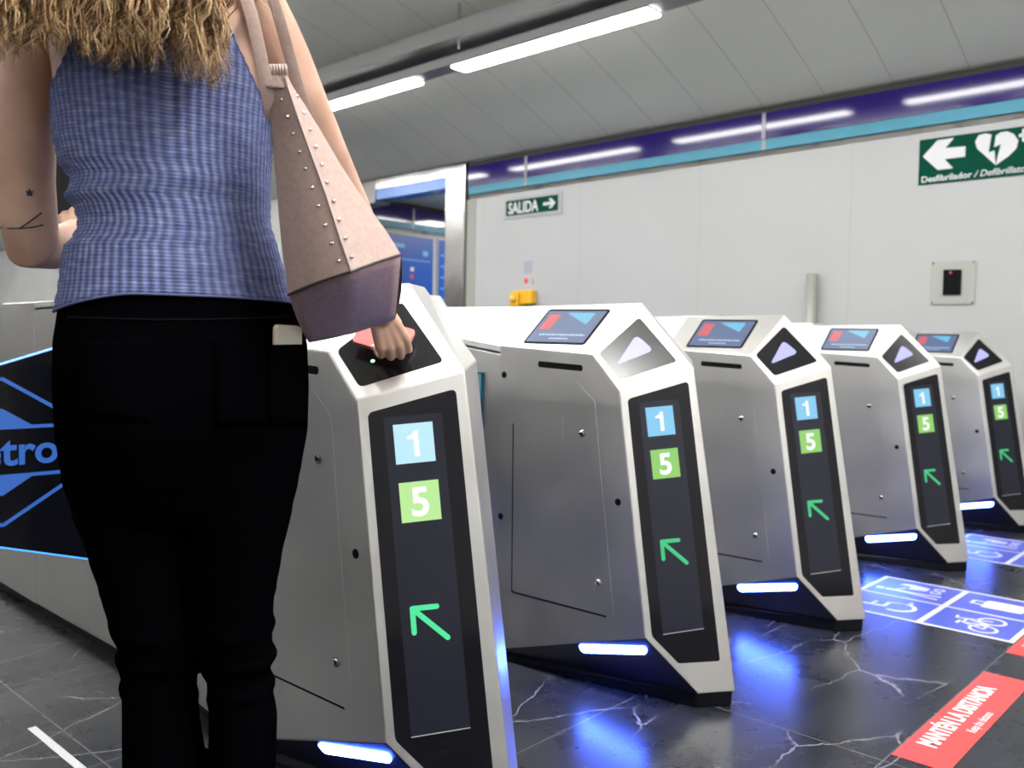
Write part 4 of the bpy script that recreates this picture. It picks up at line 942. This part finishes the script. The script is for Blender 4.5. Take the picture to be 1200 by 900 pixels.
# pocket cloth bulging over the phone
V1 = []; nx_ = 12
for i in range(nx_+1):
    for j in range(nx_+1):
        u, v = i/nx_, j/nx_; x = 314+(359-314)*u; y = 404.5+(500-404.5)*v-1.0*u
        q = onbody(x, y, jt, 0) or onbody(x-4, y, jt, 0) or P(x, y, 1.36)
        e_ = min(1, u/.10)*(1 if v < .8 else (1-v)/.2); dd = (CAM-q); dd.z = 0
        V1.append(q+dd.normalized()*(.001+.015*max(0, e_)))
F1 = [[i*(nx_+1)+j, i*(nx_+1)+j+1, (i+1)*(nx_+1)+j+1, (i+1)*(nx_+1)+j] for i in range(nx_) for j in range(nx_)]
o = mesh('pocket_front', V1, F1, M['denim'], jeans, True); o.modifiers.new('th', 'SOLIDIFY').thickness = .002
# handbag ---------------------------------------------------------------
bag = empty('handbag', tuple(P(400, 330, 1.3))); BO = P(400, 330, 1.3); tag(bag, 'pale pink leather handbag with metal studs hanging from the right shoulder', 'handbag')
LB = [(92, 313), (118, 314), (150, 318), (200, 322), (250, 326), (300, 331), (345, 338)]; SB = [(92, 334), (103, 337), (150, 353), (197, 370), (233, 383), (277, 397), (318, 411)]; RB = [(92, 338), (104, 345), (128, 361), (160, 380), (200, 404), (240, 431), (272, 454), (298, 470)]
def ip(tab, t):
    """position along an outline by fraction"""
    y = tab[0][0]+(tab[-1][0]-tab[0][0])*t
    for (a, b), (c_, d) in zip(tab, tab[1:]):
        if y <= c_+1e-6: return b+(d-b)*(y-a)/(c_-a), y
    return tab[-1][1], y
VL = P(362, 402, 1.400)-P(338, 345, 1.275); VR = P(463, 374, 1.430)-P(470, 298, 1.300)
NT = 26; rows = []
for i in range(NT+1):
    t = i/NT; (xl, yl), (xs, ys), (xr, yr) = ip(LB, t), ip(SB, t), ip(RB, t); puff = math.sin(math.pi*min(1, t*1.05))*.004
    l_ = P(xl, yl, 1.268+.007*t); s_ = P(xs, ys, 1.255-.035*t); r_ = P(xr, yr, 1.285+.015*t); k = .25+.75*t; row = []
    for j in range(7): u = j/6; q = l_.lerp(s_, u); row.append(q-CF*(.010*math.sin(math.pi*u)*t))
    for j in range(1, 7): u = j/6; q = s_.lerp(r_, u); row.append(q-CF*(.006*math.sin(math.pi*u)*t))
    lb = l_+VL*k; rb_ = r_+VR*k
    for j in range(1, 4): u = j/4; row.append(r_.lerp(rb_, u)+CR*(.006*math.sin(math.pi*u)*t))
    row.append(rb_)
    for j in range(1, 5): row.append(rb_.lerp(lb, j/5)+CF*.004*t)
    row.append(lb)
    for j in range(1, 4): row.append(lb.lerp(l_, j/4))
    rows.append(row)
bm_ = MB(); bm_.loft(rows, capped=False); bo = bm_.build('bag_body', M['leather'], bag, False, off=BO)
for p_ in bo.data.polygons: p_.use_smooth = len(p_.vertices) == 4
bevel(bo, .002, 2, 35)
base = rows[-1]; near_ = base[:13]; far_ = [base[21].lerp(base[16], k/12)-Vector((0, 0, .004*math.sin(math.pi*k/12))) for k in range(13)]
V1 = []
for i in range(13):
    for j in range(9): v = j/8; V1.append(near_[i].lerp(far_[i], v)-Vector((0, 0, .006*math.sin(math.pi*v))))
F1 = [[i*9+j, i*9+j+1, (i+1)*9+j+1, (i+1)*9+j] for i in range(12) for j in range(8)]
o = mesh('bag_base', V1, F1, M['leather2'], bag, True, off=BO); o.modifiers.new('th', 'SOLIDIFY').thickness = .003
MB().tube([q+Vector((0, 0, -.0005)) for q in base[:13]], .0020, seg=6).build('piping', M['piping'], bo, off=(0, 0, 0)).location = -BO
MB().tube([r_[6]-CF*.0006 for r_ in rows], .0011, seg=6).build('seam', M['piping'], bo).location = -BO
bt = BVHTree.FromPolygons([v.co+BO for v in bo.data.vertices], [p.vertices[:] for p in bo.data.polygons])
for x, y in [(330, 117), (337, 137), (343.5, 157), (351, 178), (358, 198), (366, 220), (373, 241), (381, 264), (389, 285), (397, 306), (341, 94), (348, 113), (355.5, 132), (363, 152), (369.5, 172), (377, 193), (383, 214), (391, 236), (397.5, 258), (405, 279), (412, 301)]:
    q = onbody(x, y, bt, 0)
    if q is None: continue
    d = (P(x, y, 1)-CAM).normalized(); s2 = MB(); s2.tube([q+d*.001, q-d*.0026], [.0034, .0030], seg=12); s2.build('stud', M['stud'], bag, True, off=BO)
# gathered clasp
cb = MB()
for i, (x, y, w2) in enumerate(((314, 88, 0), (337, 86, 0))): pass
pts = [P(311, 84, 1.262), P(312, 104, 1.262), P(334, 105, 1.258), P(338, 98, 1.262), P(335, 78, 1.268), P(318, 78, 1.27)]
cb.prism(rpoly(pts, .004), -CF, .006, sink=.006); bevel(cb.build('clasp_fold', M['leather'], bag, off=BO), .0025)
cb = MB()
for i in range(6): x = 317+i*3.4; cb.tube([P(x, 77, 1.262), P(x+.8, 82, 1.257), P(x+.4, 87, 1.260)], .0028, seg=8)
cb.build('gathered_rim', M['leather'], bag, True, off=BO)
def ribbon(path, wd, nm):
    mb = MB(); R_ = []
    for i, (x, y, D) in enumerate(path):
        p = P(x, y, D); a = P(*path[max(i-1, 0)]); b = P(*path[min(i+1, len(path)-1)]); d = (b-a).normalized(); vw = (p-CAM).normalized()
        if D > 1.335 and y < -30: vw = Vector((FH.x*.1, FH.y*.1, -1)).normalized()
        s2 = d.cross(vw).normalized()*wd/2; n2 = s2.cross(d).normalized()*.0016
        R_.append([p-s2-n2, p+s2-n2, p+s2+n2, p-s2+n2])
    mb.loft(R_); bevel(mb.build(nm, M['leather'], bag, True, off=BO), .0008)
ribbon([(319, 140, 1.275), (315, 118, 1.264), (310, 90, 1.255), (304, 60, 1.252), (296, 25, 1.25), (289, 0, 1.252), (284, -25, 1.272), (282, -42, 1.33), (283, -44, 1.40), (286, -20, 1.49), (292, 20, 1.50)], .0185, 'strap')
ribbon([(372, 160, 1.375), (358, 128, 1.36), (350, 104, 1.345), (341, 70, 1.335), (334, 45, 1.325), (324, 10, 1.31), (314, -15, 1.315), (306, -30, 1.345), (304, -30, 1.40), (306, -5, 1.49), (312, 30, 1.50)], .0175, 'strap')
# coral case in the right hand ----------------------------------------------
g1 = O0+Vector((GX[1], 0, 0)); cc_ = g1+tp(.094, .116, .030)
t = empty('phone_case', tuple(cc_)); tag(t, 'coral pink phone case held flat over the reader by the right hand', 'phone case')
a_ = math.radians(-38); ux = TU*math.cos(a_)+TV*math.sin(a_); uy = TN.cross(ux)
slab(cc_, ux, uy, .058, .037, .011, M['coral'], 'case', t, .009, off=cc_)
slab(cc_+TN*.0065+ux*.026, ux, uy, .022, .022, .0012, M['coral2'], 'card', t, .004, off=cc_)
# black phone in the left hand
pc = P(79, 205, 1.70); t = empty('phone', tuple(pc)); tag(t, 'black phone held up in the left hand, glimpsed between arm and waist', 'phone')
slab(pc, CR-CF*.25+CU*.0, CU*1.0-CR*.42, .036, .075, .009, M['rubber'], 'body', t, .010, off=pc)
slab(pc+(P(70, 176, 1.70)-pc), CR-CF*.25, CU-CR*.42, .030, .012, .0105, M['cream'], 'camera_strip', t, .004, off=pc)
